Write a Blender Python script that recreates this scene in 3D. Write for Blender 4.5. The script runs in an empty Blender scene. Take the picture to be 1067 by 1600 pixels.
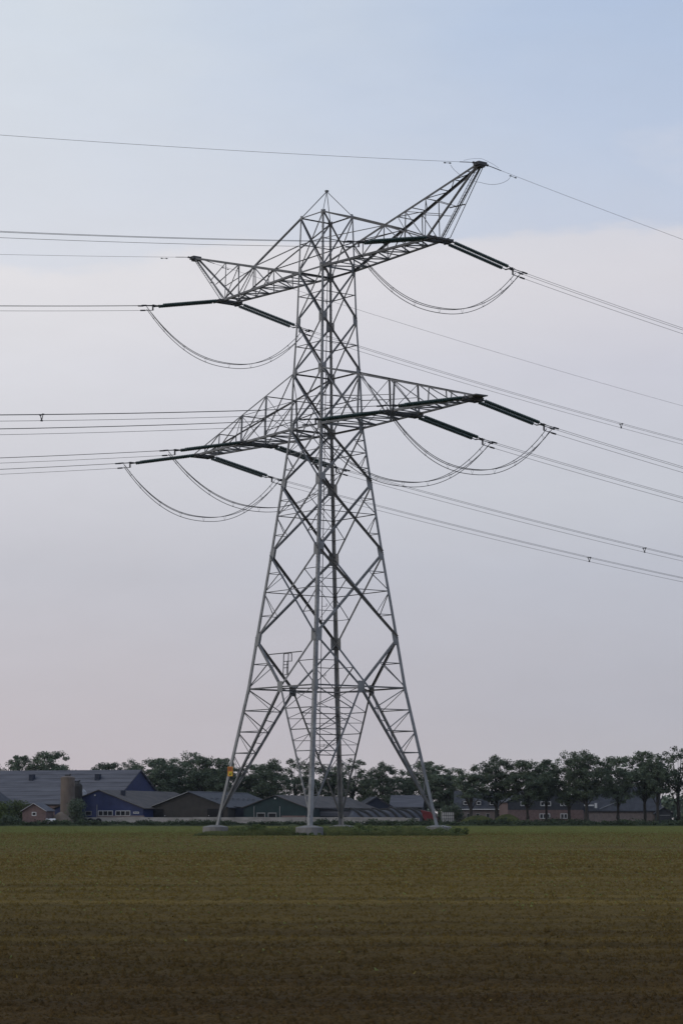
import bpy, math, random
import numpy as np
from mathutils import Vector, Matrix, noise as mnoise

R = math.radians
scene = bpy.context.scene
col = scene.collection

# ------------------------------------------------------------------ camera
CAM_Z, FPX, PITCH = 1.55, 3750.0, 7.267          # focal length in pixels of a 1067-wide frame
cam_d = bpy.data.cameras.new('camera')
cam = bpy.data.objects.new('camera', cam_d); col.objects.link(cam)
cam.location = (0, 0, CAM_Z); cam.rotation_euler = (R(90 + PITCH), 0, 0)
cam_d.sensor_fit = 'HORIZONTAL'; cam_d.sensor_width = 36.0; cam_d.lens = 36.0 * FPX / 1067.0
cam_d.clip_start = 0.5; cam_d.clip_end = 6000
scene.camera = cam

# ------------------------------------------------------------------ world: hazy evening sky, thin veil above a cloud bank
SUN_DIR = Vector((-0.80, -0.42, 0.42)).normalized()      # towards the sun
world = bpy.data.worlds.new('World'); scene.world = world; world.use_nodes = True
nt = world.node_tree; nt.nodes.clear()
def wn(t, **k):
    n = nt.nodes.new(t)
    for a, b in k.items(): setattr(n, a, b)
    return n
def wl(a, b): nt.links.new(a, b)
def s2l(c):
    return tuple(((v / 255) / 12.92 if v / 255 <= .04045 else ((v / 255 + .055) / 1.055) ** 2.4) for v in c) + (1,)
tc = wn('ShaderNodeTexCoord'); sep = wn('ShaderNodeSeparateXYZ'); wl(tc.outputs['Generated'], sep.inputs[0])
mp = wn('ShaderNodeMapping'); mp.inputs['Scale'].default_value = (5, 5, 16); wl(tc.outputs['Generated'], mp.inputs[0])
nz = wn('ShaderNodeTexNoise'); nz.inputs['Scale'].default_value = 1.6; nz.inputs['Detail'].default_value = 5; nz.inputs['Roughness'].default_value = .5
wl(mp.outputs[0], nz.inputs['Vector'])
mp2 = wn('ShaderNodeMapping'); mp2.inputs['Scale'].default_value = (9, 9, 22); mp2.inputs['Rotation'].default_value = (0, R(24), 0); wl(tc.outputs['Generated'], mp2.inputs[0])
nz2 = wn('ShaderNodeTexNoise'); nz2.inputs['Scale'].default_value = 1.3; nz2.inputs['Detail'].default_value = 4; wl(mp2.outputs[0], nz2.inputs['Vector'])
def math_n(op, a, b=None, c=None):
    n = wn('ShaderNodeMath', operation=op)
    for i, v in enumerate((a, b, c)):
        if v is None: continue
        if isinstance(v, (int, float)): n.inputs[i].default_value = v
        else: wl(v, n.inputs[i])
    return n.outputs[0]
z = sep.outputs['Z']
mp3 = wn('ShaderNodeMapping'); mp3.inputs['Scale'].default_value = (14, 14, 40); wl(tc.outputs['Generated'], mp3.inputs[0])
nz3 = wn('ShaderNodeTexNoise'); nz3.inputs['Scale'].default_value = 2.2; nz3.inputs['Detail'].default_value = 7; nz3.inputs['Roughness'].default_value = .58; wl(mp3.outputs[0], nz3.inputs['Vector'])
wob = math_n('ADD', math_n('MULTIPLY', math_n('SUBTRACT', nz.outputs[0], .5), .035), math_n('MULTIPLY', math_n('SUBTRACT', nz3.outputs[0], .5), .016))
tilt = math_n('MULTIPLY', math_n('MAXIMUM', math_n('MINIMUM', sep.outputs['X'], .2), -.2), -.06)   # the bank's edge climbs to the right
zc = math_n('ADD', math_n('ADD', z, wob), tilt)
def ramp(stops, fac):
    r = wn('ShaderNodeValToRGB'); r.color_ramp.interpolation = 'LINEAR'
    e = r.color_ramp.elements
    while len(e) < len(stops): e.new(.5)
    for el, (p, c) in zip(e, stops): el.position = p; el.color = s2l(c)
    wl(fac, r.inputs[0]); return r.outputs[0]
# cloud / haze layer, left and right of the view
cl_l = ramp([(0, (198, 187, 191)), (.045, (195, 189, 194)), (.10, (196, 196, 204)), (.135, (207, 207, 214)), (.185, (219, 219, 225)), (.222, (227, 225, 228)), (.30, (222, 225, 231)), (1, (205, 214, 228))], z)
cl_r = ramp([(0, (188, 183, 186)), (.045, (181, 181, 190)), (.10, (188, 191, 202)), (.135, (198, 201, 210)), (.185, (202, 203, 214)), (.222, (216, 214, 220)), (.30, (216, 217, 224)), (1, (200, 209, 226))], z)
# clear part above the bank
sk_l = ramp([(0, (205, 208, 216)), (.21, (221, 223, 231)), (.32, (217, 224, 233)), (1, (196, 210, 232))], z)
sk_r = ramp([(0, (186, 190, 202)), (.21, (200, 206, 222)), (.26, (194, 205, 225)), (.32, (180, 197, 224)), (1, (160, 183, 220))], z)
lr = wn('ShaderNodeMapRange', interpolation_type='SMOOTHSTEP'); lr.inputs['From Min'].default_value = -.17; lr.inputs['From Max'].default_value = .17
wl(math_n('ADD', sep.outputs['X'], math_n('MULTIPLY', math_n('SUBTRACT', nz2.outputs[0], .5), .16)), lr.inputs['Value'])
def mix(f, a, b):
    m = wn('ShaderNodeMix', data_type='RGBA')
    if isinstance(f, (int, float)): m.inputs[0].default_value = f
    else: wl(f, m.inputs[0])
    wl(a, m.inputs[6]); wl(b, m.inputs[7]); return m.outputs[2]
cloud = mix(lr.outputs[0], cl_l, cl_r); clear = mix(lr.outputs[0], sk_l, sk_r)
sky = wn('ShaderNodeTexSky'); sky.sky_type = 'NISHITA'; sky.sun_disc = False
sky.sun_elevation = math.asin(SUN_DIR.z); sky.sun_rotation = math.atan2(SUN_DIR.x, SUN_DIR.y)
sky.dust_density = 3.0; sky.air_density = 1.0
nish = wn('ShaderNodeVectorMath', operation='SCALE'); nish.inputs[3].default_value = .09; wl(sky.outputs[0], nish.inputs[0])
clear = mix(.06, clear, nish.outputs[0])
bank = wn('ShaderNodeMapRange', interpolation_type='SMOOTHSTEP'); bank.inputs['From Min'].default_value = .231; bank.inputs['From Max'].default_value = .2385
bank.inputs['To Min'].default_value = 1; bank.inputs['To Max'].default_value = 0; wl(zc, bank.inputs['Value'])
wisp = wn('ShaderNodeMapRange', interpolation_type='SMOOTHSTEP'); wisp.inputs['From Min'].default_value = .58; wisp.inputs['From Max'].default_value = .85; wisp.inputs['To Max'].default_value = .45
wl(nz2.outputs[0], wisp.inputs['Value'])
soft = wn('ShaderNodeMapRange', interpolation_type='SMOOTHSTEP'); soft.inputs['From Min'].default_value = .185; soft.inputs['From Max'].default_value = .275; soft.inputs['To Min'].default_value = 1; soft.inputs['To Max'].default_value = 0; wl(zc, soft.inputs['Value'])
pat = wn('ShaderNodeMapRange', interpolation_type='SMOOTHSTEP'); pat.inputs['From Min'].default_value = .40; pat.inputs['From Max'].default_value = .62; pat.inputs['To Min'].default_value = .68; pat.inputs['To Max'].default_value = .85; wl(nz2.outputs[0], pat.inputs['Value'])
pp = pat.outputs[0]
cover = math_n('MAXIMUM', math_n('ADD', math_n('MULTIPLY', bank.outputs[0], pp), math_n('MULTIPLY', soft.outputs[0], math_n('SUBTRACT', 1.0, pp))), wisp.outputs[0])
final = mix(cover, clear, cloud)
mot = wn('ShaderNodeMapRange'); mot.inputs['From Min'].default_value = .25; mot.inputs['From Max'].default_value = .75; mot.inputs['To Min'].default_value = .965; mot.inputs['To Max'].default_value = 1.035
wl(math_n('MULTIPLY_ADD', nz3.outputs[0], .45, math_n('MULTIPLY', nz2.outputs[0], .55)), mot.inputs['Value'])
mm = wn('ShaderNodeVectorMath', operation='SCALE'); wl(final, mm.inputs[0]); wl(mot.outputs[0], mm.inputs[3]); final = mm.outputs[0]
bg = wn('ShaderNodeBackground'); bg.inputs['Strength'].default_value = 1.0
wl(final, bg.inputs[0]); out = wn('ShaderNodeOutputWorld'); wl(bg.outputs[0], out.inputs[0])

# ------------------------------------------------------------------ sun (veiled, wide)
sd = bpy.data.lights.new('sun', 'SUN'); sd.energy = 0.5; sd.angle = R(15); sd.color = (1, .93, .84)
sun = bpy.data.objects.new('sun', sd); col.objects.link(sun)
sun.rotation_euler = (-SUN_DIR).to_track_quat('-Z', 'Y').to_euler()
vs = scene.view_settings; vs.view_transform = 'Standard'; vs.look = 'None'; vs.exposure = 0; vs.gamma = 1; vs.use_curve_mapping = False

# ------------------------------------------------------------------ helpers
def tag(o, label=None, cat=None, group=None, kind=None):
    if label: o['label'] = label
    if cat: o['category'] = cat
    if group: o['group'] = group
    if kind: o['kind'] = kind
    return o
def empty(name, loc=(0, 0, 0), rz=0):
    o = bpy.data.objects.new(name, None); col.objects.link(o); o.location = loc; o.rotation_euler = (0, 0, rz)
    o.empty_display_size = .3
    return o
def link(name, me, parent=None, loc=None, rz=None):
    o = bpy.data.objects.new(name, me); col.objects.link(o)
    if parent: o.parent = parent
    if loc is not None: o.location = loc
    if rz is not None: o.rotation_euler = (0, 0, rz)
    return o
def copy_tree(o, parent=None):
    c = o.copy(); col.objects.link(c); c.parent = parent
    for ch in list(o.children): copy_tree(ch, c)
    return c

class MB:
    def __init__(s): s.v = []; s.f = []; s.m = []
    def add(s, vs_, fs, mi=0):
        b = len(s.v); s.v += [tuple(v) for v in vs_]; s.f += [tuple(i + b for i in f) for f in fs]; s.m += [mi] * len(fs)
    def box(s, c, d, rz=0, mi=0):
        x, y, z_ = d[0] / 2, d[1] / 2, d[2] / 2; ca, sa = math.cos(rz), math.sin(rz)
        vv = []
        for k in (-1, 1):
            for (i, j) in ((-1, -1), (1, -1), (1, 1), (-1, 1)):
                px_, py_ = i * x, j * y
                vv.append((c[0] + px_ * ca - py_ * sa, c[1] + px_ * sa + py_ * ca, c[2] + k * z_))
        s.add(vv, [(3, 2, 1, 0), (4, 5, 6, 7), (0, 1, 5, 4), (1, 2, 6, 5), (2, 3, 7, 6), (3, 0, 4, 7)], mi)
        return s
    def hexa(s, v8, mi=0):
        s.add(v8, [(3, 2, 1, 0), (4, 5, 6, 7), (0, 1, 5, 4), (1, 2, 6, 5), (2, 3, 7, 6), (3, 0, 4, 7)], mi); return s
    def bar(s, p, q, w, h=None, up=(0, 0, 1), mi=0):
        p, q = Vector(p), Vector(q); d = (q - p).normalized(); h = h or w
        u = d.cross(Vector(up))
        if u.length < 1e-4: u = d.cross(Vector((1, 0, 0)))
        u.normalize(); n = u.cross(d)
        a, b = u * w / 2, n * h / 2
        s.hexa([p - a - b, p + a - b, p + a + b, p - a + b, q - a - b, q + a - b, q + a + b, q - a + b], mi); return s
    def tube(s, pts, r, n=6, mi=0, cap=True):
        pts = [Vector(p) for p in pts]; rr = r if isinstance(r, (list, tuple)) else [r] * len(pts)
        base = len(s.v); up = Vector((0, 0, 1))
        for i, p in enumerate(pts):
            d = (pts[min(i + 1, len(pts) - 1)] - pts[max(i - 1, 0)]).normalized()
            u = d.cross(up)
            if u.length < 1e-3: u = d.cross(Vector((1, 0, 0)))
            u.normalize(); w = u.cross(d)
            for k in range(n):
                a = 2 * math.pi * k / n
                s.v.append(tuple(p + (u * math.cos(a) + w * math.sin(a)) * rr[i]))
        for i in range(len(pts) - 1):
            for k in range(n):
                a, b = base + i * n + k, base + i * n + (k + 1) % n
                s.f.append((a, b, b + n, a + n)); s.m.append(mi)
        if cap:
            s.f.append(tuple(base + k for k in range(n))[::-1]); s.m.append(mi)
            e = base + (len(pts) - 1) * n; s.f.append(tuple(e + k for k in range(n))); s.m.append(mi)
        return s
    def angle(s, p, q, a, n, t=None, flip=1, mi=0, a2=None):
        """L-section from p to q: one flange in the face with outward normal n, the other pointing inward."""
        p, q, n = Vector(p), Vector(q), Vector(n); d = (q - p).normalized(); n = (n - d * n.dot(d)).normalized()
        u = d.cross(n) * flip; t = t or max(.012, a * .12); b = a2 or a
        prof = [(0, 0), (a, 0), (a, -t), (t, -t), (t, -b), (0, -b)]
        prof = [(x - a * .5, y) for x, y in prof]
        vv = [p + u * x + n * y for x, y in prof] + [q + u * x + n * y for x, y in prof]
        fs = [(i, (i + 1) % 6, (i + 1) % 6 + 6, i + 6) for i in range(6)] + [(5, 4, 3, 2, 1, 0), (6, 7, 8, 9, 10, 11)]
        if flip > 0: fs = [f[::-1] for f in fs]
        s.add(vv, fs, mi); return s
    def mesh(s, name, mats, smooth=False):
        me = bpy.data.meshes.new(name); me.from_pydata(s.v, [], s.f)
        for m in (mats if isinstance(mats, (list, tuple)) else [mats]): me.materials.append(m)
        if any(s.m): me.polygons.foreach_set('material_index', s.m)
        if smooth: me.polygons.foreach_set('use_smooth', [True] * len(s.f))
        me.update(); return me
    def build(s, name, mats, parent=None, smooth=False, loc=None, rz=None):
        return link(name, s.mesh(name, mats, smooth), parent, loc, rz)

def np_mesh(name, verts, faces, mat, k=4):
    me = bpy.data.meshes.new(name); verts = np.asarray(verts, np.float32); faces = np.asarray(faces, np.int32)
    me.vertices.add(len(verts)); me.vertices.foreach_set('co', verts.ravel())
    me.loops.add(faces.size); me.loops.foreach_set('vertex_index', faces.ravel())
    me.polygons.add(len(faces)); me.polygons.foreach_set('loop_start', np.arange(len(faces), dtype=np.int32) * k)
    me.update(calc_edges=True)
    for m in (mat if isinstance(mat, (list, tuple)) else [mat]): me.materials.append(m)
    return me

def material(name, c1, c2=None, rough=.8, scale=3.0, metal=0.0, spec=.3, bump=0.0, bscale=None, stretch=None, detail=6, coords='Object', contrast=(.35, .65), rnd=0.0):
    m = bpy.data.materials.new(name); m.use_nodes = True; t = m.node_tree; bs = t.nodes['Principled BSDF']
    bs.inputs['Roughness'].default_value = rough; bs.inputs['Metallic'].default_value = metal
    bs.inputs['Specular IOR Level'].default_value = spec
    c2 = c2 or tuple(x * .75 for x in c1)
    tcn = t.nodes.new('ShaderNodeTexCoord'); mpn = t.nodes.new('ShaderNodeMapping')
    if stretch: mpn.inputs['Scale'].default_value = stretch
    t.links.new(tcn.outputs[coords], mpn.inputs[0])
    n1 = t.nodes.new('ShaderNodeTexNoise'); n1.inputs['Scale'].default_value = scale; n1.inputs['Detail'].default_value = detail
    t.links.new(mpn.outputs[0], n1.inputs['Vector'])
    cr = t.nodes.new('ShaderNodeValToRGB'); cr.color_ramp.elements[0].position = contrast[0]; cr.color_ramp.elements[1].position = contrast[1]
    cr.color_ramp.elements[0].color = (*c2, 1); cr.color_ramp.elements[1].color = (*c1, 1)
    t.links.new(n1.outputs[0], cr.inputs[0]); colr = cr.outputs[0]
    if rnd:
        oi = t.nodes.new('ShaderNodeObjectInfo'); mr = t.nodes.new('ShaderNodeMapRange')
        mr.inputs['To Min'].default_value = 1 - rnd; mr.inputs['To Max'].default_value = 1 + rnd; t.links.new(oi.outputs['Random'], mr.inputs[0])
        vm = t.nodes.new('ShaderNodeVectorMath'); vm.operation = 'SCALE'; t.links.new(colr, vm.inputs[0]); t.links.new(mr.outputs[0], vm.inputs[3]); colr = vm.outputs[0]
    t.links.new(colr, bs.inputs['Base Color'])
    if bump:
        n2 = t.nodes.new('ShaderNodeTexNoise'); n2.inputs['Scale'].default_value = bscale or scale * 6; n2.inputs['Detail'].default_value = 5
        t.links.new(mpn.outputs[0], n2.inputs['Vector'])
        bp = t.nodes.new('ShaderNodeBump'); bp.inputs['Strength'].default_value = bump; bp.inputs['Distance'].default_value = .05
        t.links.new(n2.outputs[0], bp.inputs['Height']); t.links.new(bp.outputs[0], bs.inputs['Normal'])
    return m

def X(px, Y): return (px - 533.5) * Y / FPX
def Zp(py, Y): return CAM_Z + (1278.2 - py) * Y / FPX

M = {}
M['steel'] = material('galvanised_steel', (.185, .185, .190), (.105, .105, .108), .6, 1.5, spec=.3, rnd=.26)
M['steel_leg'] = material('galvanised_leg_steel', (.255, .255, .258), (.165, .165, .167), .55, .9, spec=.35, rnd=.06)
M['steel_dark'] = material('weathered_steel', (.085, .085, .09), (.055, .055, .058), .7, 2.0, rnd=.1)
M['cable'] = material('conductor_wire', (.11, .11, .115), (.08, .08, .08), .6, 1.0)
M['fitting'] = material('forged_fitting', (.05, .05, .055), (.03, .03, .03), .6, 5.0)
M['insul'] = material('glazed_insulator', (.028, .058, .053), (.018, .036, .034), .25, 4.0, spec=.5)
M['concrete'] = material('plinth_concrete', (.200, .190, .182), (.150, .142, .135), .9, 1.2, bump=.05)
M['orange'] = material('sign_orange', (.52, .22, .03), (.44, .18, .03), .5, 4)
M['orange_dark'] = material('sign_deep_orange', (.36, .11, .02), (.30, .09, .02), .5, 4)
M['yellow'] = material('sign_yellow', (.58, .46, .04), (.48, .38, .03), .5, 4)
M['black'] = material('sign_black', (.02, .02, .02), (.015, .015, .015), .5, 4)
M['panel'] = material('pale_panel', (.55, .56, .56), (.45, .46, .46), .5, 2)

# ------------------------------------------------------------------ ground and field
def smooth_noise(x, y, s, seed=0):
    """cheap value noise on arrays"""
    rs = np.random.RandomState(seed); T = rs.rand(256, 256).astype(np.float32)
    x = x * s; y = y * s; xi = np.floor(x).astype(int); yi = np.floor(y).astype(int); fx = x - xi; fy = y - yi
    fx = fx * fx * (3 - 2 * fx); fy = fy * fy * (3 - 2 * fy)
    g = lambda i, j: T[i % 256, j % 256]
    return (g(xi, yi) * (1 - fx) + g(xi + 1, yi) * fx) * (1 - fy) + (g(xi, yi + 1) * (1 - fx) + g(xi + 1, yi + 1) * fx) * fy

FIELD_END = 417.0
def soil_material():
    m = bpy.data.materials.new('tilled_soil'); m.use_nodes = True; t = m.node_tree; bs = t.nodes['Principled BSDF']
    bs.inputs['Roughness'].default_value = 1; bs.inputs['Specular IOR Level'].default_value = .08
    tcn = t.nodes.new('ShaderNodeTexCoord')
    def nse(scale, st, det=5, rough=.55):
        mpn = t.nodes.new('ShaderNodeMapping'); mpn.inputs['Scale'].default_value = st; t.links.new(tcn.outputs['Object'], mpn.inputs[0])
        n = t.nodes.new('ShaderNodeTexNoise'); n.inputs['Scale'].default_value = scale; n.inputs['Detail'].default_value = det; n.inputs['Roughness'].default_value = rough
        t.links.new(mpn.outputs[0], n.inputs['Vector']); return n.outputs[0]
    def rmp(f, a, b, ca, cb):
        c = t.nodes.new('ShaderNodeValToRGB'); c.color_ramp.elements[0].position = a; c.color_ramp.elements[1].position = b
        c.color_ramp.elements[0].color = (*ca, 1); c.color_ramp.elements[1].color = (*cb, 1); t.links.new(f, c.inputs[0]); return c.outputs[0]
    def mx(f, a, b, bt='MIX'):
        n = t.nodes.new('ShaderNodeMix'); n.data_type = 'RGBA'; n.blend_type = bt
        if isinstance(f, float): n.inputs[0].default_value = f
        else: t.links.new(f, n.inputs[0])
        t.links.new(a, n.inputs[6]); t.links.new(b, n.inputs[7]); return n.outputs[2]
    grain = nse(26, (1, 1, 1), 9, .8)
    near_tone = rmp(grain, .38, .62, (.024, .0145, .0058), (.066, .039, .0155))  # darker soil tone, used close to the camera
    dry = rmp(grain, .36, .64, (.062, .0425, .0105), (.153, .105, .0285))  # lighter soil tone, used farther out
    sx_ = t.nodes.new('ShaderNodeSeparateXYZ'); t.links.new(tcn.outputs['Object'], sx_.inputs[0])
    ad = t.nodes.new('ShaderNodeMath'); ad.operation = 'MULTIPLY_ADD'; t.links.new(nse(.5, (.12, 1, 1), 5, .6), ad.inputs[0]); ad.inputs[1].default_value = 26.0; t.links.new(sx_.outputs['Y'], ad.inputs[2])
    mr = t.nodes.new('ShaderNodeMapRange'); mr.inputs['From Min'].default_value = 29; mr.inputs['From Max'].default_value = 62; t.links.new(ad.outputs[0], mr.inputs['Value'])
    fine = mx(mr.outputs[0], near_tone, dry)  # soil colour goes from darker to lighter with distance, noisy edge
    patch = rmp(nse(.35, (.25, 1, 1), 4), .35, .65, (.86, .86, .86), (1.10, 1.10, 1.08))
    rows = rmp(nse(1.0, (.03, .55, 1), 5, .6), .36, .64, (.76, .76, .76), (1.20, 1.18, 1.10))
    c = mx(1.0, fine, patch, 'MULTIPLY'); c = mx(1.0, c, rows, 'MULTIPLY')
    t.links.new(c, bs.inputs['Base Color'])
    bp = t.nodes.new('ShaderNodeBump'); bp.inputs['Strength'].default_value = .5; bp.inputs['Distance'].default_value = .03
    t.links.new(nse(14, (1, 1, 1), 6, .65), bp.inputs['Height']); t.links.new(bp.outputs[0], bs.inputs['Normal'])
    return m
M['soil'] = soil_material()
M['ground'] = material('meadow_ground', (.060, .070, .030), (.040, .048, .022), 1, .2, spec=.05)
gm = MB(); gm.add([(-1250, -340, -.06), (1250, -340, -.06), (1250, 2150, -.06), (-1250, 2150, -.06)], [(0, 1, 2, 3)])
tag(gm.build('ground', M['ground']), kind='structure')
# tilled field: rows of vertices grow with distance; real clods and tillage ridges
ys = [9.0]
while ys[-1] < FIELD_END: ys.append(ys[-1] + max(.035, ys[-1] ** 2 / (1.55 * 2400) * .62))
ys = np.array(ys); ys[-1] = FIELD_END
NC = 420; tt = np.linspace(-1, 1, NC)
YY = np.repeat(ys[:, None], NC, 1); XX = tt[None, :] * (YY * .22 + 5)
def field_height(x, y):
    h = (smooth_noise(x, y, 3.1, 1) - .5) * .045 + (smooth_noise(x, y, 9.0, 2) - .5) * .035 + (smooth_noise(x, y, 23.0, 7) - .5) * .022
    h += .012 * np.sin(y * 2 * np.pi / .75 + 2 * smooth_noise(x, y, .15, 3)) + (smooth_noise(x * .12, y, 1.1, 4) - .5) * .05
    return h
ZZ = field_height(XX, YY)
idx = np.arange(len(ys) * NC).reshape(len(ys), NC)
fc = np.stack([idx[:-1, :-1], idx[:-1, 1:], idx[1:, 1:], idx[1:, :-1]], -1).reshape(-1, 4)
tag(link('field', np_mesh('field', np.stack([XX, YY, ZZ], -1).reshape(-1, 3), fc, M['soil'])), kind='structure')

# seedlings: two small blades each, thinning with nothing but chance; lusher beyond the tower
M['crop'] = material('young_crop', (.20, .225, .074), (.14, .155, .052), .8, .6, spec=.15)
rs = np.random.RandomState(5)
def scatter_seedlings():
    N = 260000
    u = rs.rand(N); y = 14 + (FIELD_END - 15) * u ** .62
    x = (rs.rand(N) * 2 - 1) * (y * .21 + 5)
    y = np.round(y / .75) * .75 + rs.randn(N) * .10                       # drilled rows across the view
    keep = smooth_noise(x * .3, y, .22, 9) + .5 * rs.rand(N) > .42
    lush = np.clip((y - 225) / 45, 0, 1)
    keep &= rs.rand(N) < (np.clip((y - 25) / 170, .01, .55) + .45 * lush)
    isl = (np.abs(x + 1.0) < 12) & (y > 206.5) & (y < 234.5); keep &= ~isl
    x, y, lush = x[keep], y[keep], lush[keep]; n = len(x)
    h = (.022 + .022 * rs.rand(n)) * (1 + 1.5 * lush); w = (.012 + .012 * rs.rand(n)) * (1 + np.clip(y / 90, 0, 3) + 1.0 * lush); a = rs.rand(n) * np.pi
    zb = field_height(x, y) - .004
    V = []; F = []
    for k in range(2):
        ca, sa = np.cos(a + k * 1.6), np.sin(a + k * 1.6); lx, ly = (rs.rand(n) - .5) * h, (rs.rand(n) - .5) * h
        V.append(np.stack([np.stack([x - ca * w, y - sa * w, zb], -1), np.stack([x + ca * w, y + sa * w, zb], -1), np.stack([x + lx + ca * w, y + ly + sa * w, zb + h], -1)], 1))
    V = np.concatenate(V).reshape(-1, 3); F = np.arange(len(V)).reshape(-1, 3)
    return np_mesh('seedlings', V, F, M['crop'], 3)
tag(link('crop_seedlings', scatter_seedlings()), 'young green crop seedlings sprouting across the tilled field', 'seedlings', kind='stuff')

# dry residue and clods standing in the soil
M['residue'] = material('dry_crop_residue', (.172, .132, .040), (.110, .082, .024), .95, 9.0, spec=.08, detail=3)
def by_density(N, y0, y1, dens):
    g = np.linspace(y0, y1, 4000); c = np.cumsum(dens(g) * (g * .42 + 10)); c /= c[-1]
    y = np.interp(rs.rand(N), c, g); x = (rs.rand(N) * 2 - 1) * (y * .21 + 5)
    k = ~((np.abs(x + 1.0) < 12) & (y > 206.5) & (y < 234.5)); return x[k], y[k]
def scatter_residue():
    x, y = by_density(520000, 13, FIELD_END - 1, lambda g: np.minimum(1, (90 / g)) ** .9 * np.clip((g - 14) / 60, .05, 1)); n = len(x)
    y = y + .22 * np.sin(y * 2 * np.pi / .75) * rs.rand(n)
    k = smooth_noise(x * .15, y, .5, 21) + .6 * rs.rand(n) > .45; x, y = x[k], y[k]; n = len(x)
    far = np.clip(y / 60, 1, 4); h = (.006 + .030 * rs.rand(n) ** 2) * far ** .5; w = (.004 + .009 * rs.rand(n)) * far; a = rs.rand(n) * np.pi
    ca, sa = np.cos(a) * w, np.sin(a) * w; lx, ly = rs.randn(n) * h * .8, rs.randn(n) * h * .6; zb = field_height(x, y) - .003
    V = np.stack([np.stack([x - ca, y - sa, zb], -1), np.stack([x + ca, y + sa, zb], -1), np.stack([x + lx + ca * .6, y + ly + sa * .6, zb + h], -1), np.stack([x + lx - ca * .6, y + ly - sa * .6, zb + h], -1)], 1).reshape(-1, 3)
    return np_mesh('crop_residue', V, np.arange(len(V)).reshape(-1, 4), M['residue'])
tag(link('crop_residue', scatter_residue()), 'dry straw bits and stubble lying over the tilled soil', 'stubble', kind='stuff')
def scatter_clods():
    x, y = by_density(230000, 13, 110, lambda g: np.minimum(1, 26 / g) ** 2.2); n = len(x)
    r = (.009 + .034 * rs.rand(n) ** 3.5) * np.clip(y / 40, 1, 2); zb = field_height(x, y) - r * .25; a = rs.rand(n) * 6.28; V = []
    for k in range(4): V.append(np.stack([x + np.cos(a + k * 1.57) * r * (.7 + .6 * rs.rand(n)), y + np.sin(a + k * 1.57) * r, zb], -1))
    V.append(np.stack([x + rs.randn(n) * r * .2, y, zb + r * (.7 + .7 * rs.rand(n))], -1))
    V = np.stack(V, 1).reshape(-1, 3); b = np.arange(n)[:, None] * 5
    F = np.concatenate([np.concatenate([b + k, b + (k + 1) % 4, b + 4], 1) for k in range(4)])
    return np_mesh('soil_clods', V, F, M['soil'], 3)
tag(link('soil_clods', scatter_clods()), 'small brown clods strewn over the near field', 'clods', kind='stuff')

# ------------------------------------------------------------------ tower
TX, TY, TROT = -1.382, 220.0, math.atan2(-.79672502, .60434199)
LV = {'base': (7.231, .83), 'H': (5.211, 13.285), 'Z': (4.678, 17.804), 'A': (3.724, 25.687), 'B': (2.998, 32.18), 'C': (2.442, 37.39),
      'D': (2.254, 42.624), 'E': (2.023, 47.529), 'F': (1.900, 52.27), 'G': (1.763, 57.494)}
tower = empty('lattice_tower', (TX, TY, 0), TROT)
tag(tower, 'tall grey steel lattice transmission tower with two tiers of cross-arms', 'pylon')
CN = [(1, -1), (1, 1), (-1, 1), (-1, -1)]                                # near, right, far, left leg
FACES = [(3, 0, (0, -1, 0)), (0, 1, (1, 0, 0)), (1, 2, (0, 1, 0)), (2, 3, (-1, 0, 0))]
def LP(c, zz=None, lv=None):
    if lv: h, zz = LV[lv]
    else:
        ks = sorted(LV.values(), key=lambda t: t[1])
        for (h0, z0), (h1, z1) in zip(ks[:-1], ks[1:]):
            if zz <= z1 or z1 == ks[-1][1]:
                h = h0 + (h1 - h0) * (zz - z0) / (z1 - z0); break
    return Vector((CN[c][0] * h, CN[c][1] * h, zz))
def lerp(a, b, t): return a + (b - a) * t
def part(name, mb, mat='steel', parent=None): return mb.build(name, M[mat], parent or tower)
order = ['base', 'H', 'Z', 'A', 'B', 'C', 'D', 'E', 'F', 'G']
LEGW = {'base': .36, 'H': .33, 'Z': .31, 'A': .27, 'B': .25, 'C': .22, 'D': .19, 'E': .18, 'F': .16, 'G': .14}
for c in range(4):
    mb = MB(); sx, sy = CN[c]; rings = []
    for k in order:
        a = LEGW[k]; t = a * .13; p = LP(c, lv=k)
        rings.append([p + Vector((-sx * i * 1.0, -sy * j, 0)) for i, j in ((0, 0), (a, 0), (a, t), (t, t), (t, a), (0, a))])
    vv = [v for r_ in rings for v in r_]; fs = []
    for i in range(len(rings) - 1):
        for k in range(6):
            f = (i * 6 + k, i * 6 + (k + 1) % 6, (i + 1) * 6 + (k + 1) % 6, (i + 1) * 6 + k)
            fs.append(f if sx * sy > 0 else f[::-1])
    fs.append(tuple(range(6))); fs.append(tuple((len(rings) - 1) * 6 + k for k in range(6)))
    mb.add(vv, fs); leg = part('leg', mb, 'steel_leg')
    sb = MB(); zz = 4.0; i = 0                                            # climbing bolts
    if c in (0, 2):
        while zz < 57:
            p = LP(c, zz); d = Vector((-sx, 0, 0)) if i % 2 else Vector((0, -sy, 0)); o = Vector((0, sy, 0)) if i % 2 else Vector((sx, 0, 0))
            b = p + d * .07; sb.bar(b, b + o * .17, .022); zz += .38; i += 1
        so = part('step_bolts', sb, 'steel_dark', leg); so['kind'] = 'stuff'
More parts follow.
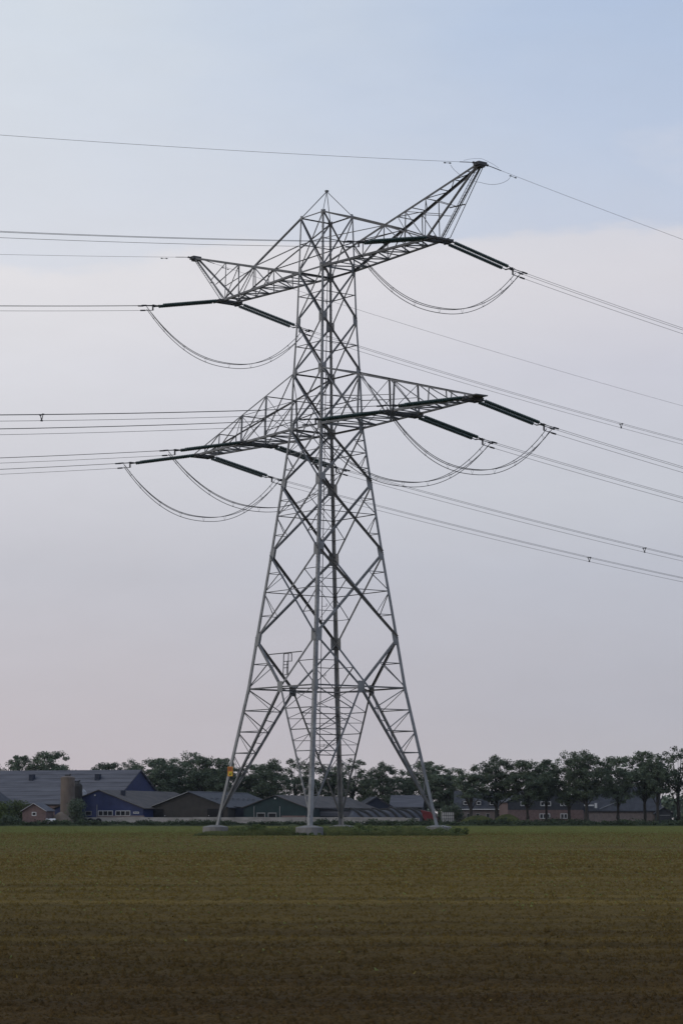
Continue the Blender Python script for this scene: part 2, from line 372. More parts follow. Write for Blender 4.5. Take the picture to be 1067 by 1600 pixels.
def plate(p, u, v, n, w, h, t=.03, name='gusset_plate', mat='steel_leg', cut=.16, parent=None):
    """eight-cornered plate centred on p, in the plane of u (width) and v (height)"""
    p, u, v, n = Vector(p), Vector(u).normalized(), Vector(v).normalized(), Vector(n).normalized(); mb = MB()
    pr = [(-w / 2, -h / 2 * (1 - cut)), (-w / 2 * (1 - cut), -h / 2), (w / 2 * (1 - cut), -h / 2), (w / 2, -h / 2 * (1 - cut)), (w / 2, h / 2 * (1 - cut)), (w / 2 * (1 - cut), h / 2), (-w / 2 * (1 - cut), h / 2), (-w / 2, h / 2 * (1 - cut))]
    vv = [p + u * x + v * y + n * (t / 2) for x, y in pr] + [p + u * x + v * y - n * (t / 2) for x, y in pr]
    mb.add(vv, [tuple(range(8)), tuple(range(15, 7, -1))] + [(i, i + 8, (i + 1) % 8 + 8, (i + 1) % 8) for i in range(8)])
    return part(name, mb, mat, parent)
def mem_out(name, p, q, a, n, mat='steel', parent=None):
    n = Vector(n); d = Vector(q) - Vector(p); u = d.cross(-n); mb = MB(); e_ = d.normalized() * .22; p, q = Vector(p) + e_, Vector(q) - e_
    mb.angle(Vector(p) + n * .03, Vector(q) + n * .03, a, -n, flip=(1 if u.z < 0 else -1)); return part(name, mb, mat, parent)
def mem(name, p, q, a, n, flip=1, off=0.0, mat='steel', parent=None):
    n = Vector(n); mb = MB(); mb.angle(Vector(p) - n * off, Vector(q) - n * off, a, n, flip=flip); return part(name, mb, mat, parent)
PL = {'Z': (.62, 1.15), 'A': (.60, 1.15), 'B': (.58, 1.10), 'C': (.50, .95), 'D': (.46, .90), 'E': (.44, .90), 'F': (.40, .80), 'G': (.24, .45), 'H': (.36, 1.0)}
for ca, cb, n in FACES:
    n = Vector(n)
    for k in ('H', 'Z', 'A', 'B', 'C', 'D', 'E', 'F', 'G'):
        for c, o in ((ca, cb), (cb, ca)):
            p = LP(c, lv=k); u = (LP(o, lv=k) - p).normalized(); w, h = PL[k]
            up = (LP(c, p.z + 1) - LP(c, p.z - 1)).normalized()
            plate(p + u * (w / 2 + .03) + n * .02, u, up, n, w, h)
    for k0, k1, a in (('Z', 'A', .20), ('A', 'B', .19), ('B', 'C', .18), ('C', 'D', .16), ('D', 'E', .15), ('E', 'F', .14), ('F', 'G', .12)):
        A0, B0, A1, B1 = LP(ca, lv=k0), LP(cb, lv=k0), LP(ca, lv=k1), LP(cb, lv=k1)
        mem('diagonal_brace', A0, B1, a, n, 1, .0)
        mem_out('diagonal_brace', B0, A1, a, n)
        t = (B0 - A0).length / ((B0 - A0).length + (B1 - A1).length); xc = lerp(A0, B1, t)
        MA, MBp = LP(ca, xc.z), LP(cb, xc.z)
        mem('horizontal_brace', MA, MBp, .075, n, 1, .10)
        if k0 in 'ZAB':
            for m_, l0, l1, far0, far1 in ((MA, A0, A1, B1, B0), (MBp, B0, B1, A1, A0)):
                q1, q2 = lerp(l0, xc, .5), lerp(l1, xc, .5)
                c_ = ca if l0 is A0 else cb
                mem('secondary_brace', m_, q1, .06, n, 1, .03); mem('secondary_brace', m_, q2, .06, n, -1, .03)
                mem('secondary_brace', LP(c_, q1.z), q1, .06, n, 1, .03); mem('secondary_brace', LP(c_, q2.z), q2, .06, n, 1, .03)
    for k, a in (('D', .13), ('G', .11)): mem('horizontal_brace', LP(ca, lv=k), LP(cb, lv=k), a, n, 1, .02)
    for k, a in (('C', .17), ('F', .16)): mem('horizontal_brace', LP(ca, lv=k), LP(cb, lv=k), a, n, 1, .02)
    # bottom frame: inverted V under a belt
    hH, zH = LV['H']; K = (LP(ca, lv='H') + LP(cb, lv='H')) / 2; u = (LP(cb, lv='H') - LP(ca, lv='H')).normalized()
    plate(K + n * .02, u, (0, 0, 1), n, .78, 1.0)
    for c in (ca, cb):
        s_ = 1 if c == ca else -1
        ZL, HL, BL = LP(c, lv='Z'), LP(c, lv='H'), LP(c, 1.55)
        mem('diagonal_brace', ZL, K, .20, n, s_, .02)
        mem('horizontal_brace', HL, K, .14, n, s_, .03)
        q = lerp(ZL, K, .5); mem('secondary_brace', LP(c, q.z), q, .07, n, 1, .03); mem('secondary_brace', HL, q, .075, n, -1, .03)
        mem('diagonal_brace', K, BL, .19, n, s_, .02)
        ts = [0, .17, .335, .5, .66, .83]; prevL = HL
        for i, t in enumerate(ts[1:]):
            dq = lerp(K, BL, t); lq = LP(c, dq.z); a = .085 if i < 3 else .06
            mem('secondary_brace', lq, dq, a, n, 1, .03); mem('secondary_brace', prevL, dq, a * .85, n, -1, .04); prevL = lq
# diaphragm of the belt and ties between the two inclined struts of each leg
Ks = [(LP(a, lv='H') + LP(b, lv='H')) / 2 for a, b, _ in FACES]
for i in range(4): mem('horizontal_brace', Ks[i], Ks[(i + 1) % 4], .10, (0, 0, 1), 1, .1)
for c in range(4):
    fa = [i for i, (a, b, _) in enumerate(FACES) if c in (a, b)]
    BL = LP(c, 1.55)
    prev = Ks[fa[1]]
    for j, t in enumerate((.25, .42, .60)):
        p, q = lerp(Ks[fa[0]], BL, t), lerp(Ks[fa[1]], BL, t)
        mem('secondary_brace', p, q, .055, (0, 0, 1), 1, .0); mem('secondary_brace', prev, p, .05, (-CN[c][0], -CN[c][1], 0), 1, .0); prev = q
for c in range(4): mem('peak_strut', LP(c, lv='G'), Vector((0, 0, 60.05)), .065, (CN[c][0], CN[c][1], .5))
pk = MB(); pk.box((0, 0, 60.05), (.26, .26, .16)); part('peak_cap', pk, 'steel')
# riser pipe with its brackets
rp = MB(); p0, p1 = Vector((3.1, -3.1, 6.5)), Vector((-.39, .39, 52.0)); rp.tube([p0, lerp(p0, p1, .5), p1], .035, 6)
for i in range(14):
    p = lerp(p0, p1, .03 + i * .07); d = Vector((.45, -.45, 0)) if i % 2 else Vector((.3, .3, 0)); rp.bar(p, p + d, .04); rp.bar(p + d, p + d + Vector((0, 0, .25)), .04)
part('riser_pipe', rp, 'steel_dark')

# ---- cross-arms
def arm_upper(sg):
    """sg=+1 towards the viewer's right, -1 away to the left"""
    hF, zF = LV['F']; hG, zG = LV['G']
    def P(s, w, zz): return Vector((sg * s, w, zz))
    zt = 57.75; st = 22.1
    chord = MB()
    bw = lambda s: hF + (s - hF) * (.75 - hF) / (17.2 - hF)               # half width of the bottom panel
    hw = lambda s: hF + (s - hF) * (.24 - hF) / (st - hF)                 # half width of the horn
    hz = lambda s: zF + (s - hF) * (zt - zF) / (st - hF)
    for w in (-1, 1):
        n = (0, w, 0)
        chord.angle(P(hF, w * hF, zF), P(17.0, w * bw(17.0), zF), .21, n, flip=w * sg)
        chord.angle(P(hF, w * hF, zF), P(st, w * .24, zt), .20, n, flip=-w * sg)
        chord.angle(P(hG, w * hG, zG), P(10.2, w * hw(10.2), hz(10.2)), .15, n, flip=w * sg)
        chord.angle(P(15.6, w * bw(15.6), zF), P(st - .2, w * .26, zt - .1), .15, n, flip=w * sg)
    root = part('cross_arm', chord, 'steel')
    root['label'] = 'upper cross-arm with raised earth-wire horn'
    def m(name, p, q, a, n, f=1): return mem(name, p, q, a, n, f, 0, 'steel', root)
    for w in (-1, 1):
        n = (0, w, 0)
        m('arm_tie', P(10.2, w * hw(10.2), hz(10.2)), P(15.8, w * bw(15.8), zF + .05), .11, n)
        m('arm_brace', P(hF, w * 1.85, 54.9), P(10.2, w * hw(10.2), hz(10.2)), .08, n)
        for s in (7.4, 10.2, 13.0): m('arm_post', P(s, w * hw(s), hz(s)), P(s, w * bw(s), zF), .07, n)
        for s0, s1 in ((7.4, 10.2),): m('arm_brace', P(s1, w * hw(s1), hz(s1)), P(s0, w * bw(s0), zF), .075, n)
        m('arm_brace', P(10.2, w * hw(10.2), hz(10.2)), P(13.0, w * bw(13), zF), .07, n); m('arm_brace', P(13.0, w * hw(13), hz(13)), P(15.6, w * bw(15.6), zF), .06, n)
        m('arm_brace', P(13.0, w * hw(13.0), hz(13.0)), P(17.6, w * .62, zF + 1.9), .06, n); m('arm_post', P(15.6, w * hw(15.6), hz(15.6)), P(15.6, w * bw(15.6), zF), .06, n)
        m('arm_brace', P(15.6, w * hw(15.6), hz(15.6)), P(18.6, w * .55, zF + 2.5), .06, n)
    # lattice between the two horn chords, and between the bottom chords
    ss = [7.4, 10.2, 12.0, 13.8, 15.6, 17.4, 19.2, 20.8]
    for i, s in enumerate(ss):
        m('arm_lacing', P(s, -hw(s), hz(s)), P(s, hw(s), hz(s)), .065, (0, 0, 1))
        if i and s > 8:
            s0 = ss[i - 1]; w = 1 if i % 2 else -1; m('arm_lacing', P(s0, -w * hw(s0), hz(s0)), P(s, w * hw(s), hz(s)), .06, (0, 0, 1))
    bs_ = [1.93, 3.9, 5.8, 7.6, 9.3, 10.9, 12.4, 13.8, 15.0]
    for i, s in enumerate(bs_):
        if i: m('bottom_lacing', P(s, -bw(s), zF - .02), P(s, bw(s), zF - .02), .08, (0, 0, -1))
        if i:
            s0 = bs_[i - 1]; w = 1 if i % 2 else -1; m('bottom_lacing', P(s0, -w * bw(s0), zF - .04), P(s, w * bw(s), zF - .04), .10, (0, 0, -1), w)
    e = MB()                                                             # anchor beams at the tip
    for s in (15.85, 16.75): e.box((sg * s, 0, zF - .07), (.22, 2.75, .22))
    e.box((sg * 16.3, -1.28, zF - .1), (1.25, .1, .3)); e.box((sg * 16.3, 1.28, zF - .1), (1.25, .1, .3))
    part('anchor_beam', e, 'steel_dark', root)
    hcap = MB(); hcap.box((sg * (st + .05), 0, zt + .02), (.75, .95, .30)); hcap.box((sg * (st - .1), 0, zt - .22), (.9, .6, .12)); part('horn_cap', hcap, 'steel_dark', root)
    lad = MB(); a0, a1 = P(17.0, 0, zF), P(st, 0, zt - .15)                # ladder up the horn
    for w in (-.2, .2): lad.bar(a0 + Vector((0, w, 0)), a1 + Vector((0, w, 0)), .045)
    for i in range(1, 22):
        p = lerp(a0, a1, i / 22); lad.bar(p + Vector((0, -.2, 0)), p + Vector((0, .2, 0)), .025)
    part('ladder', lad, 'steel', root)
    m('arm_lacing', P(18.6, -.55, zF + 2.3), P(19.5, .5, zF + 2.6), .09, (0, 0, 1)); m('arm_tie', P(17.2, .7, zF), P(st + .1, .3, zt - .2), .08, (0, 1, 0))
    return root
def arm_lower(sg):
    hC, zC = LV['C']; hD, zD = LV['D']
    def P(s, w, zz): return Vector((sg * s, w, zz))
    bw = lambda s: hC + (s - hC) * (.6 - hC) / (21.6 - hC)
    uw = lambda s: hD + (s - hD) * (.55 - hD) / (21.4 - hD)
    uz = lambda s: zD + (s - hD) * (zC + .12 - zD) / (21.4 - hD)
    chord = MB()
    for w in (-1, 1):
        n = (0, w, 0)
        chord.angle(P(hC, w * hC, zC), P(21.6, w * .6, zC), .21, n, flip=w * sg)
        chord.angle(P(hD, w * hD, zD), P(21.4, w * .55, zC + .12), .12, n, flip=-w * sg)
    root = part('cross_arm', chord, 'steel'); root['label'] = 'lower cross-arm tapering to a flat tip'
    def m(name, p, q, a, n, f=1): return mem(name, p, q, a, n, f, 0, 'steel', root)
    nodes = [7.2, 11.8, 16.2, 19.0]
    for w in (-1, 1):
        n = (0, w, 0); pv = P(hD, w * hD, zD); a = .075
        for i, s in enumerate(nodes):
            m('arm_post', P(s, w * uw(s), uz(s)), P(s, w * bw(s), zC), .13 if i < 2 else .08, n)
            m('arm_brace', pv, P(s, w * bw(s), zC), a, n); pv = P(s, w * uw(s), uz(s))
        m('arm_brace', P(hD, w * 2.35, 40.0), P(7.2, w * uw(7.2), (uz(7.2) + zC) / 2), .08, n)
        m('arm_brace', P(7.2, w * uw(7.2), (uz(7.2) + zC) / 2), P(11.8, w * uw(11.8), (uz(11.8) + zC) / 2 + .1), .06, n)
        m('arm_brace', P(2.4, w * 2.4, zC), P(7.2, w * uw(7.2), (uz(7.2) + zC) / 2), .06, n)
    for s in nodes:
        m('arm_lacing', P(s, -uw(s), uz(s)), P(s, uw(s), uz(s)), .08, (0, 0, 1))
        if s < 16:
            m('arm_lacing', P(s, -uw(s), uz(s)), P(s, bw(s), zC), .06, (1, 0, 0)); m('arm_lacing', P(s, uw(s), uz(s)), P(s, -bw(s), zC), .06, (-1, 0, 0))
    for s0, s1, w in ((2.3, 7.2, 1), (7.2, 11.8, -1), (11.8, 16.2, 1)): m('arm_lacing', P(s0, -w * uw(s0), uz(s0)), P(s1, w * uw(s1), uz(s1)), .06, (0, 0, 1))
    bs_ = [2.44, 4.6, 6.6, 8.5, 10.2, 12.1, 13.8, 15.4, 16.9, 18.2, 19.4]
    for i, s in enumerate(bs_):
        if i:
            m('bottom_lacing', P(s, -bw(s), zC - .02), P(s, bw(s), zC - .02), .09, (0, 0, -1))
            s0 = bs_[i - 1]; w = 1 if i % 2 else -1; m('bottom_lacing', P(s0, -w * bw(s0), zC - .04), P(s, w * bw(s), zC - .04), .11, (0, 0, -1), w)
    for s, hw_ in ((11.1, 2.0), (20.6, .98)):
        e = MB()
        for d in (-.42, .42): e.box((sg * (s + d), 0, zC - .12), (.20, hw_ * 2, .26))
        for w in (-1, 1): e.box((sg * s, w * (hw_ - .02), zC - .1), (1.25, .12, .3))
        part('anchor_beam', e, 'steel_dark', root)
    tp = MB(); tp.box((sg * 21.4, 0, zC + .08), (1.5, 1.35, .10)); part('tip_plate', tp, 'steel', root)
    return root
for sg in (1, -1): arm_upper(sg); arm_lower(sg)
# danger sign on the left leg
sgn = MB(); sp = LP(3, 5.75)
face_n = Vector((0, -1, 0))
def sgnbox(mb, du, dz, w, h, off, t=.012): mb.box((sp.x + .50 + du, sp.y - .10 - off, sp.z + dz), (w, t, h)); return mb
sb_ = sgnbox(MB(), 0, 0, .82, .88, 0, .02).build('danger_sign', M['orange'], tower)
sb_['label'] = 'orange and yellow danger sign on the left leg'
sgnbox(MB(), -.02, .22, .62, .36, .022).build('sign_panel', M['orange_dark'], sb_)
sgnbox(MB(), .08, -.21, .56, .36, .022).build('sign_panel', M['yellow'], sb_)
tri = MB(); b = Vector((sp.x + .42, sp.y - .14, sp.z - .33)); tri.add([b, b + Vector((.24, 0, 0)), b + Vector((.12, 0, .21))], [(0, 1, 2)]); tri.build('warning_triangle', M['black'], sb_)
ln = MB()
for i in range(3): sgnbox(ln, .20, -.10 - .08 * i, .22, .025, .034, .006)
for i in range(2): sgnbox(ln, -.02, .29 - .13 * i, .48, .03, .034, .006)
ln.build('printed_line', M['black'], sb_)
# hanging frame with a pale panel on the left front face
fr = MB(); w0 = -4.62; kx = -.0
zb = 16.2
hb = MB(); hb.bar((-2.1, -4.95, 16.32), (2.95, -4.95, 16.34), .085); bar_o = part('support_bar', hb, 'steel')
bx, zt_ = .62, 16.28
for dx in (-.36, .36): fr.bar((bx + dx, -5.0, zt_), (bx + dx - .1, -5.0, zt_ - 1.95), .06)
fr.bar((bx + .16, -5.0, zt_ - .75), (bx + .08, -5.0, zt_ - 1.95), .05)
for dz in (.03, .72, 1.02, 1.3, 1.93): fr.bar((bx - .36 - .05 * dz, -5.0, zt_ - dz), (bx + .36 - .05 * dz, -5.0, zt_ - dz), .06)
fr.bar((bx + .5, -4.75, zt_), (bx + .5, -4.75, zt_ - .75), .06); fr.bar((bx + .36, -5.0, zt_), (bx + .5, -4.75, zt_), .06); fr.bar((bx + .36, -5.0, zt_ - .72), (bx + .5, -4.75, zt_ - .72), .06)
part('hanging_frame', fr, 'steel_dark')

# plinths
pl_names = ['pale concrete plinth under the nearest tower leg', 'round concrete plinth under the right tower leg, half in weeds', 'concrete plinth under the far dark tower leg', 'low concrete plinth under the left tower leg']
plm = MB(); n8 = 14; ring = lambda r_, zz: [(r_ * math.cos(2 * math.pi * (k + .5) / n8), r_ * math.sin(2 * math.pi * (k + .5) / n8), zz) for k in range(n8)]
rr_ = [ring(1.2, -.1), ring(1.19, .70), ring(1.15, .735), ring(.42, .88)]
vv = [v for r_ in rr_ for v in r_]; fs = [(i * n8 + k, i * n8 + (k + 1) % n8, (i + 1) * n8 + (k + 1) % n8, (i + 1) * n8 + k) for i in range(3) for k in range(n8)] + [tuple(3 * n8 + k for k in range(n8))]
plm.add(vv, fs); plmesh = plm.mesh('concrete_plinth', M['concrete'])
cs, sn = math.cos(TROT), math.sin(TROT)
def tw(v): return Vector((TX + v[0] * cs - v[1] * sn, TY + v[0] * sn + v[1] * cs, v[2]))
for c in range(4):
    p = tw(LP(c, lv='base')); o = link('concrete_plinth', plmesh, None, (p.x, p.y, 0), TROT + .2 + c); tag(o, pl_names[c], 'plinth', 'tower plinths')

# ------------------------------------------------------------------ insulators, conductors, jumpers, earth wires (built in tower axes)
def t_empty(name, s, w, zz, rz=0): return empty(name, tw((s, w, zz)), TROT + rz)
# one string: lathe along local +Y, dropping
SL, DROP = 7.0, 1.40
dirv = Vector((0, SL, -DROP)).normalized(); Ltot = math.hypot(SL, DROP)
def insulator_mesh():
    mb = MB(); N = 32; prof = [(0, .03), (.35, .03)]
    p = .40; pitch = (Ltot - .75) / N
    for i in range(N): prof += [(p, .04), (p + pitch * .10, .172), (p + pitch * .34, .160), (p + pitch * .45, .045)]; p += pitch
    prof += [(p, .04), (Ltot, .04)]
    u = Vector((1, 0, 0)); v = u.cross(dirv); n = 10; base = 0
    for d, r_ in prof:
        for k in range(n):
            a = 2 * math.pi * k / n; mb.v.append(tuple(dirv * d + (u * math.cos(a) + v * math.sin(a)) * r_))
    for i in range(len(prof) - 1):
        for k in range(n): mb.f.append((i * n + k, i * n + (k + 1) % n, (i + 1) * n + (k + 1) % n, (i + 1) * n + k)); mb.m.append(0)
    return mb.mesh('insulator_string', M['insul'])
ins_me = insulator_mesh()
yk = MB(); ye = Vector((0, SL, -DROP))
yk.bar(ye + Vector((-.5, .05, 0)), ye + Vector((.5, .05, 0)), .16, .07); yk.bar(ye + Vector((0, .1, .02)), ye + Vector((0, .45, -.03)), .14)
yk.bar(ye + Vector((0, .5, .08)), ye + Vector((0, .5, -.5)), .12, .10); yk.bar(ye + Vector((-.24, .5, .0)), ye + Vector((.24, .5, .0)), .1)
yoke_me = yk.mesh('yoke', M['fitting'])
CL = []                                                                  # clamp ends (start of the three wires), relative to the anchor
cl = MB()
for dx, dz in ((-.2, -.02), (.2, -.02), (0, -.48)):
    a = ye + Vector((dx, .5, dz)); b = Vector((dx, 8.9 + (.15 if dx > 0 else 0), -DROP - .20 + dz)); cl.bar(a, b, .055); c_ = lerp(a, b, .62); cl.tube([c_, b], .075, 6); CL.append(b)
clamp_me = cl.mesh('dead_end_clamp', M['fitting'])
lk = MB()
for dx in (-.4, .4): lk.box((dx, .12, -.04), (.10, .34, .12))
link_me = lk.mesh('shackle', M['fitting'])
ANCH = [('upper right', 16.3, 1.28, 52.15), ('upper left', -16.3, 1.28, 52.15), ('lower right outer', 20.6, .98, 37.3), ('lower right inner', 11.1, 2.0, 37.3), ('lower left inner', -11.1, 2.0, 37.3), ('lower left outer', -20.6, .98, 37.3)]
ADES = {'upper right': 'upper right cross-arm tip', 'upper left': 'upper left cross-arm tip', 'lower right outer': 'lower right cross-arm tip', 'lower right inner': 'middle of the lower right cross-arm',
        'lower left inner': 'middle of the lower left cross-arm', 'lower left outer': 'lower left cross-arm tip'}
def wire_z(t, kind='c'): return -(.138 * t - .00041 * t * t) if kind == 'c' else -(.137 * t - .0003 * t * t)
SPAN = 330
def spacer_mesh():
    mb = MB(); a, b, c_ = Vector((-.2, 0, 0)), Vector((.2, 0, 0)), Vector((0, 0, -.46))
    for p, q in ((a, b), (b, c_), (c_, a)): mb.bar(p, q, .05)
    for p in (a, b, c_): mb.box(p, (.1, .16, .1))
    return mb.mesh('spacer', M['fitting'])
sp_me = spacer_mesh()
for nm, s, w0, z0 in ANCH:
    for side in (1, -1):
        far = side > 0
        rz = 0 if far else math.pi
        way = 'right' if far else 'left'
        o = t_empty('insulator_set', s, side * w0, z0, rz)
        tag(o, 'double dark green insulator string pulling %s from the %s' % (way, ADES[nm]), 'insulator', 'tension insulators on the tower')
        for dx in (-.4, .4): link('insulator_string', ins_me, o, (dx, 0, 0))
        link('yoke', yoke_me, o); link('dead_end_clamp', clamp_me, o); link('shackle', link_me, o)
        b = t_empty('conductor_bundle', s, side * w0, z0, rz)
        tag(b, 'bundle of three thin conductor wires running %s from the %s' % (way, ADES[nm]), 'power line', 'conductors')
        for k, c0 in enumerate(CL):
            pts = []; t = 0
            while t <= SPAN: pts.append(c0 + Vector((0, t, wire_z(t)))); t += 3 if t < 90 else 8
            MB().tube(pts, .0185, 5, cap=False).build('wire', M['cable'], b)
        first = {('lower right outer', -1): 32.3, ('upper right', -1): 40, ('upper left', 1): 43.2, ('lower left inner', 1): 40.7, ('lower left outer', 1): 42.4}.get((nm, side), 42.2)
        for k in range(5):
            t = first + k * 60
            if t < SPAN: link('spacer', sp_me, b, (0, CL[0].y + t, CL[0].z + wire_z(t)))
    # jumper loop under the arm
    j = t_empty('jumper_loop', s, 0, z0)
    tag(j, 'slack triple jumper wires looping below the %s' % ADES[nm], 'cable', 'jumper loops')
    ex, ez = w0 + 8.35, -DROP - .25; low = -6.1
    fn = lambda w, dz, shrink: low + dz + (ez + dz * .5 - low - dz) * abs(w / (ex - shrink)) ** 2.25
    offs = [(-.2, .0, .35), (.2, .0, 0.0), (0, -.42, .15)]
    for dx, dz, shr in offs:
        e_ = ex - shr; pts = [Vector((dx, e_ * t, fn(e_ * t, dz, shr))) for t in np.linspace(-1, 1, 41)]
        MB().tube(pts, .030, 6).build('wire', M['fitting'], j)
    for w in (-.93, -.80, -.55, -.28, .02, .30, .56, .80, .93):
        w_ = w * (ex - .3); mb = MB(); P3 = [Vector((dx, w_, fn(w_, dz, shr))) for dx, dz, shr in offs]
        for a, c_ in ((0, 1), (1, 2), (2, 0)): mb.bar(P3[a], P3[c_], .013)
        for p in P3: mb.box(p, (.05, .12, .05))
        mb.build('spacer', M['fitting'], j)
for sg, nm in ((1, 'right'), (-1, 'left')):
    s = sg * 22.2; z0 = 57.82
    for side in (1, -1):
        way = 'right' if side > 0 else 'left'
        e = t_empty('earth_wire', s, side * .45, z0, 0 if side > 0 else math.pi)
        tag(e, 'single thin earth wire running %s from the %s horn of the tower' % (way, nm), 'power line', 'earth wires')
        pts = []; t = .9
        while t <= SPAN: pts.append(Vector((0, t, wire_z(t, 'e')))); t += 3 if t < 90 else 8
        MB().tube(pts, .015, 5, cap=False).build('wire', M['cable'], e)
        f = MB(); f.bar((0, -.1, 0), (0, .9, -.12), .05); f.box((0, .35, -.05), (.16, .12, .16)); f.tube([(0, .9, -.12), (0, 1.9, -.26)], .035, 6); f.build('dead_end_clamp', M['fitting'], e)
        d_ = MB(); d_.bar((0, 3.0, -.55), (0, 3.55, -.62), .03); d_.box((0, 2.98, -.55), (.09, .16, .09)); d_.box((0, 3.57, -.62), (.09, .16, .09)); d_.build('vibration_damper', M['fitting'], e)
    if sg < 0: continue
    jl = t_empty('earth_jumper', s, 0, z0); tag(jl, 'thin earth-wire jumper drooping under the %s horn tip' % nm, 'cable', 'earth wire jumpers')
    pts = [Vector((0, w, -.35 - .1 * abs(w) - 1.35 * max(0, 1 - (w / 3.4) ** 2) ** .8)) for w in np.linspace(-3.4, 3.4, 25)]
    MB().tube(pts, .016, 5).build('wire', M['cable'], jl)
    pts = [Vector((.1, 2.0 * t, .12 + .28 * (1 - t * t) - .22 * abs(t))) for t in np.linspace(-1, 1, 15)]
    MB().tube(pts, .012, 5).build('wire', M['cable'], jl)

# ------------------------------------------------------------------ farm buildings
M['blue'] = material('blue_cladding', (.021, .031, .100), (.015, .023, .070), .6, .8)
M['blue2'] = material('dark_blue_cladding', (.016, .022, .040), (.012, .016, .030), .7, .8)
M['green'] = material('dark_green_cladding', (.012, .030, .032), (.009, .021, .024), .7, .8)
M['olive'] = material('brown_grey_cladding', (.040, .036, .033), (.028, .026, .024), .8, .8)
M['slate'] = material('fibre_cement_roof', (.098, .098, .112), (.064, .064, .076), .85, .55, stretch=(.4, .4, 6), rnd=.08)
M['slate_w'] = material('weathered_roof', (.072, .062, .058), (.044, .039, .039), .9, .45, stretch=(1, 1, 3))
M['slate_d'] = material('dark_tile_roof', (.046, .048, .057), (.030, .032, .039), .85, 1.2)
M['brick'] = material('red_brick', (.160, .108, .102), (.112, .078, .075), .9, 2.0)
M['brick2'] = material('pale_brick', (.175, .142, .138), (.130, .108, .106), .9, 2.0)
M['white'] = material('white_paint', (.55, .55, .56), (.45, .45, .45), .6, 3)
M['grey_trim'] = material('grey_trim', (.25, .25, .26), (.19, .19, .19), .7, 3)
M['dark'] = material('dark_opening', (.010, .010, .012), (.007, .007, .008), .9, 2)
M['glass'] = material('window_glass', (.02, .022, .026), (.015, .016, .02), .08, 2, spec=.5)
M['wall_c'] = material('clamp_wall_concrete', (.33, .305, .285), (.22, .205, .19), .95, .5, stretch=(1, 1, 2.5))
M['silo'] = material('brown_silo', (.150, .118, .098), (.105, .083, .070), .8, .9, stretch=(1, 1, .3))
M['rooflight'] = material('roof_light', (.30, .30, .31), (.2, .2, .21), .6, 2)
M['red'] = material('red_machine', (.125, .014, .020), (.09, .012, .015), .5, 2)
M['tank'] = material('tank_plastic', (.52, .50, .48), (.40, .38, .37), .5, 1.5)
M['sheet'] = material('silage_sheet', (.040, .041, .052), (.028, .029, .038), .6, 1.2)
M['tyre'] = material('old_tyre', (.012, .012, .013), (.008, .008, .009), .85, 4)
M['sand'] = material('sand_heap', (.16, .125, .095), (.11, .085, .066), .95, .8, bump=.3)

def gable(name, label, X0, Y0, rot, hw, L, ze, zr, wall, roof, gable_mat=None, verge=None, over=.35, cat='building', apex=0.0):
    """gabled building; local x along the front gable, y along the ridge; apex = ridge offset from the middle"""
    o = empty(name, (X0, Y0, 0), R(rot)); tag(o, label, cat)
    w = MB(); pts = [(-hw, 0), (hw, 0), (hw, ze), (apex, zr), (-hw, ze)]
    vv = [(x, 0, zz) for x, zz in pts] + [(x, L, zz) for x, zz in pts]
    w.add(vv, [(0, 1, 2, 3, 4), (9, 8, 7, 6, 5), (1, 6, 7, 2), (0, 4, 9, 5), (0, 5, 6, 1)]); w.build('wall', M[wall], o)
    for sd_ in (-1, 1):
        ex, dx = sd_ * hw, (sd_ * hw - apex); sl = (ze - zr) / abs(dx); ox = ex + sd_ * over; oz = ze + sl * over
        r_ = MB(); t = .14
        a = [(apex, -over, zr + .03), (ox, -over, oz + .03), (ox, L + over, oz + .03), (apex, L + over, zr + .03)]
        r_.hexa([*a, *[(x, y, z_ + t) for x, y, z_ in a]]); r_.build('roof_slope', M[roof], o)
        if verge and sd_ in (verge if isinstance(verge, tuple) else (-1, 1)):
            vb = MB(); vb.bar((apex, -over - .04, zr + .05), (ox, -over - .04, oz + .05), .05, .26, up=(0, 1, 0)); vb.build('verge_board', M['white'], o)
    return o
def window(o, xc, zc_, w, h, n=1, y=-.04, frame='white', fw=.09, name='window', x_face=None):
    f = MB(); d = .08
    def bx(c, s_): f.box(c, s_)
    bx((xc, y, zc_ + h / 2), (w + fw, d, fw)); bx((xc, y, zc_ - h / 2), (w + fw, d, fw))
    for i in range(n + 1): bx((xc - w / 2 + w * i / n, y - .003, zc_), (fw, d, h - fw))
    fo = f.build(name, M[frame], o); pw = w / n
    for i in range(n): MB().box((xc - w / 2 + pw * (i + .5), y + .02, zc_), (pw - fw, .03, h - fw)).build('pane', M['glass'], fo)
    return fo
def door(o, xc, w, h, mat='dark', frame=None, z0=0, name='door', y=-.05):
    d = MB().box((xc, y, z0 + h / 2), (w, .06, h)).build(name, M[mat], o)
    if frame:
        f = MB()
        for s_ in (-1, 1): f.box((xc + s_ * (w / 2 + .07), y - .01, z0 + h / 2), (.13, .09, h + .15))
        f.box((xc, y - .012, z0 + h + .08), (w + .27, .09, .16)); f.build('door_frame', M[frame], d)
    return d

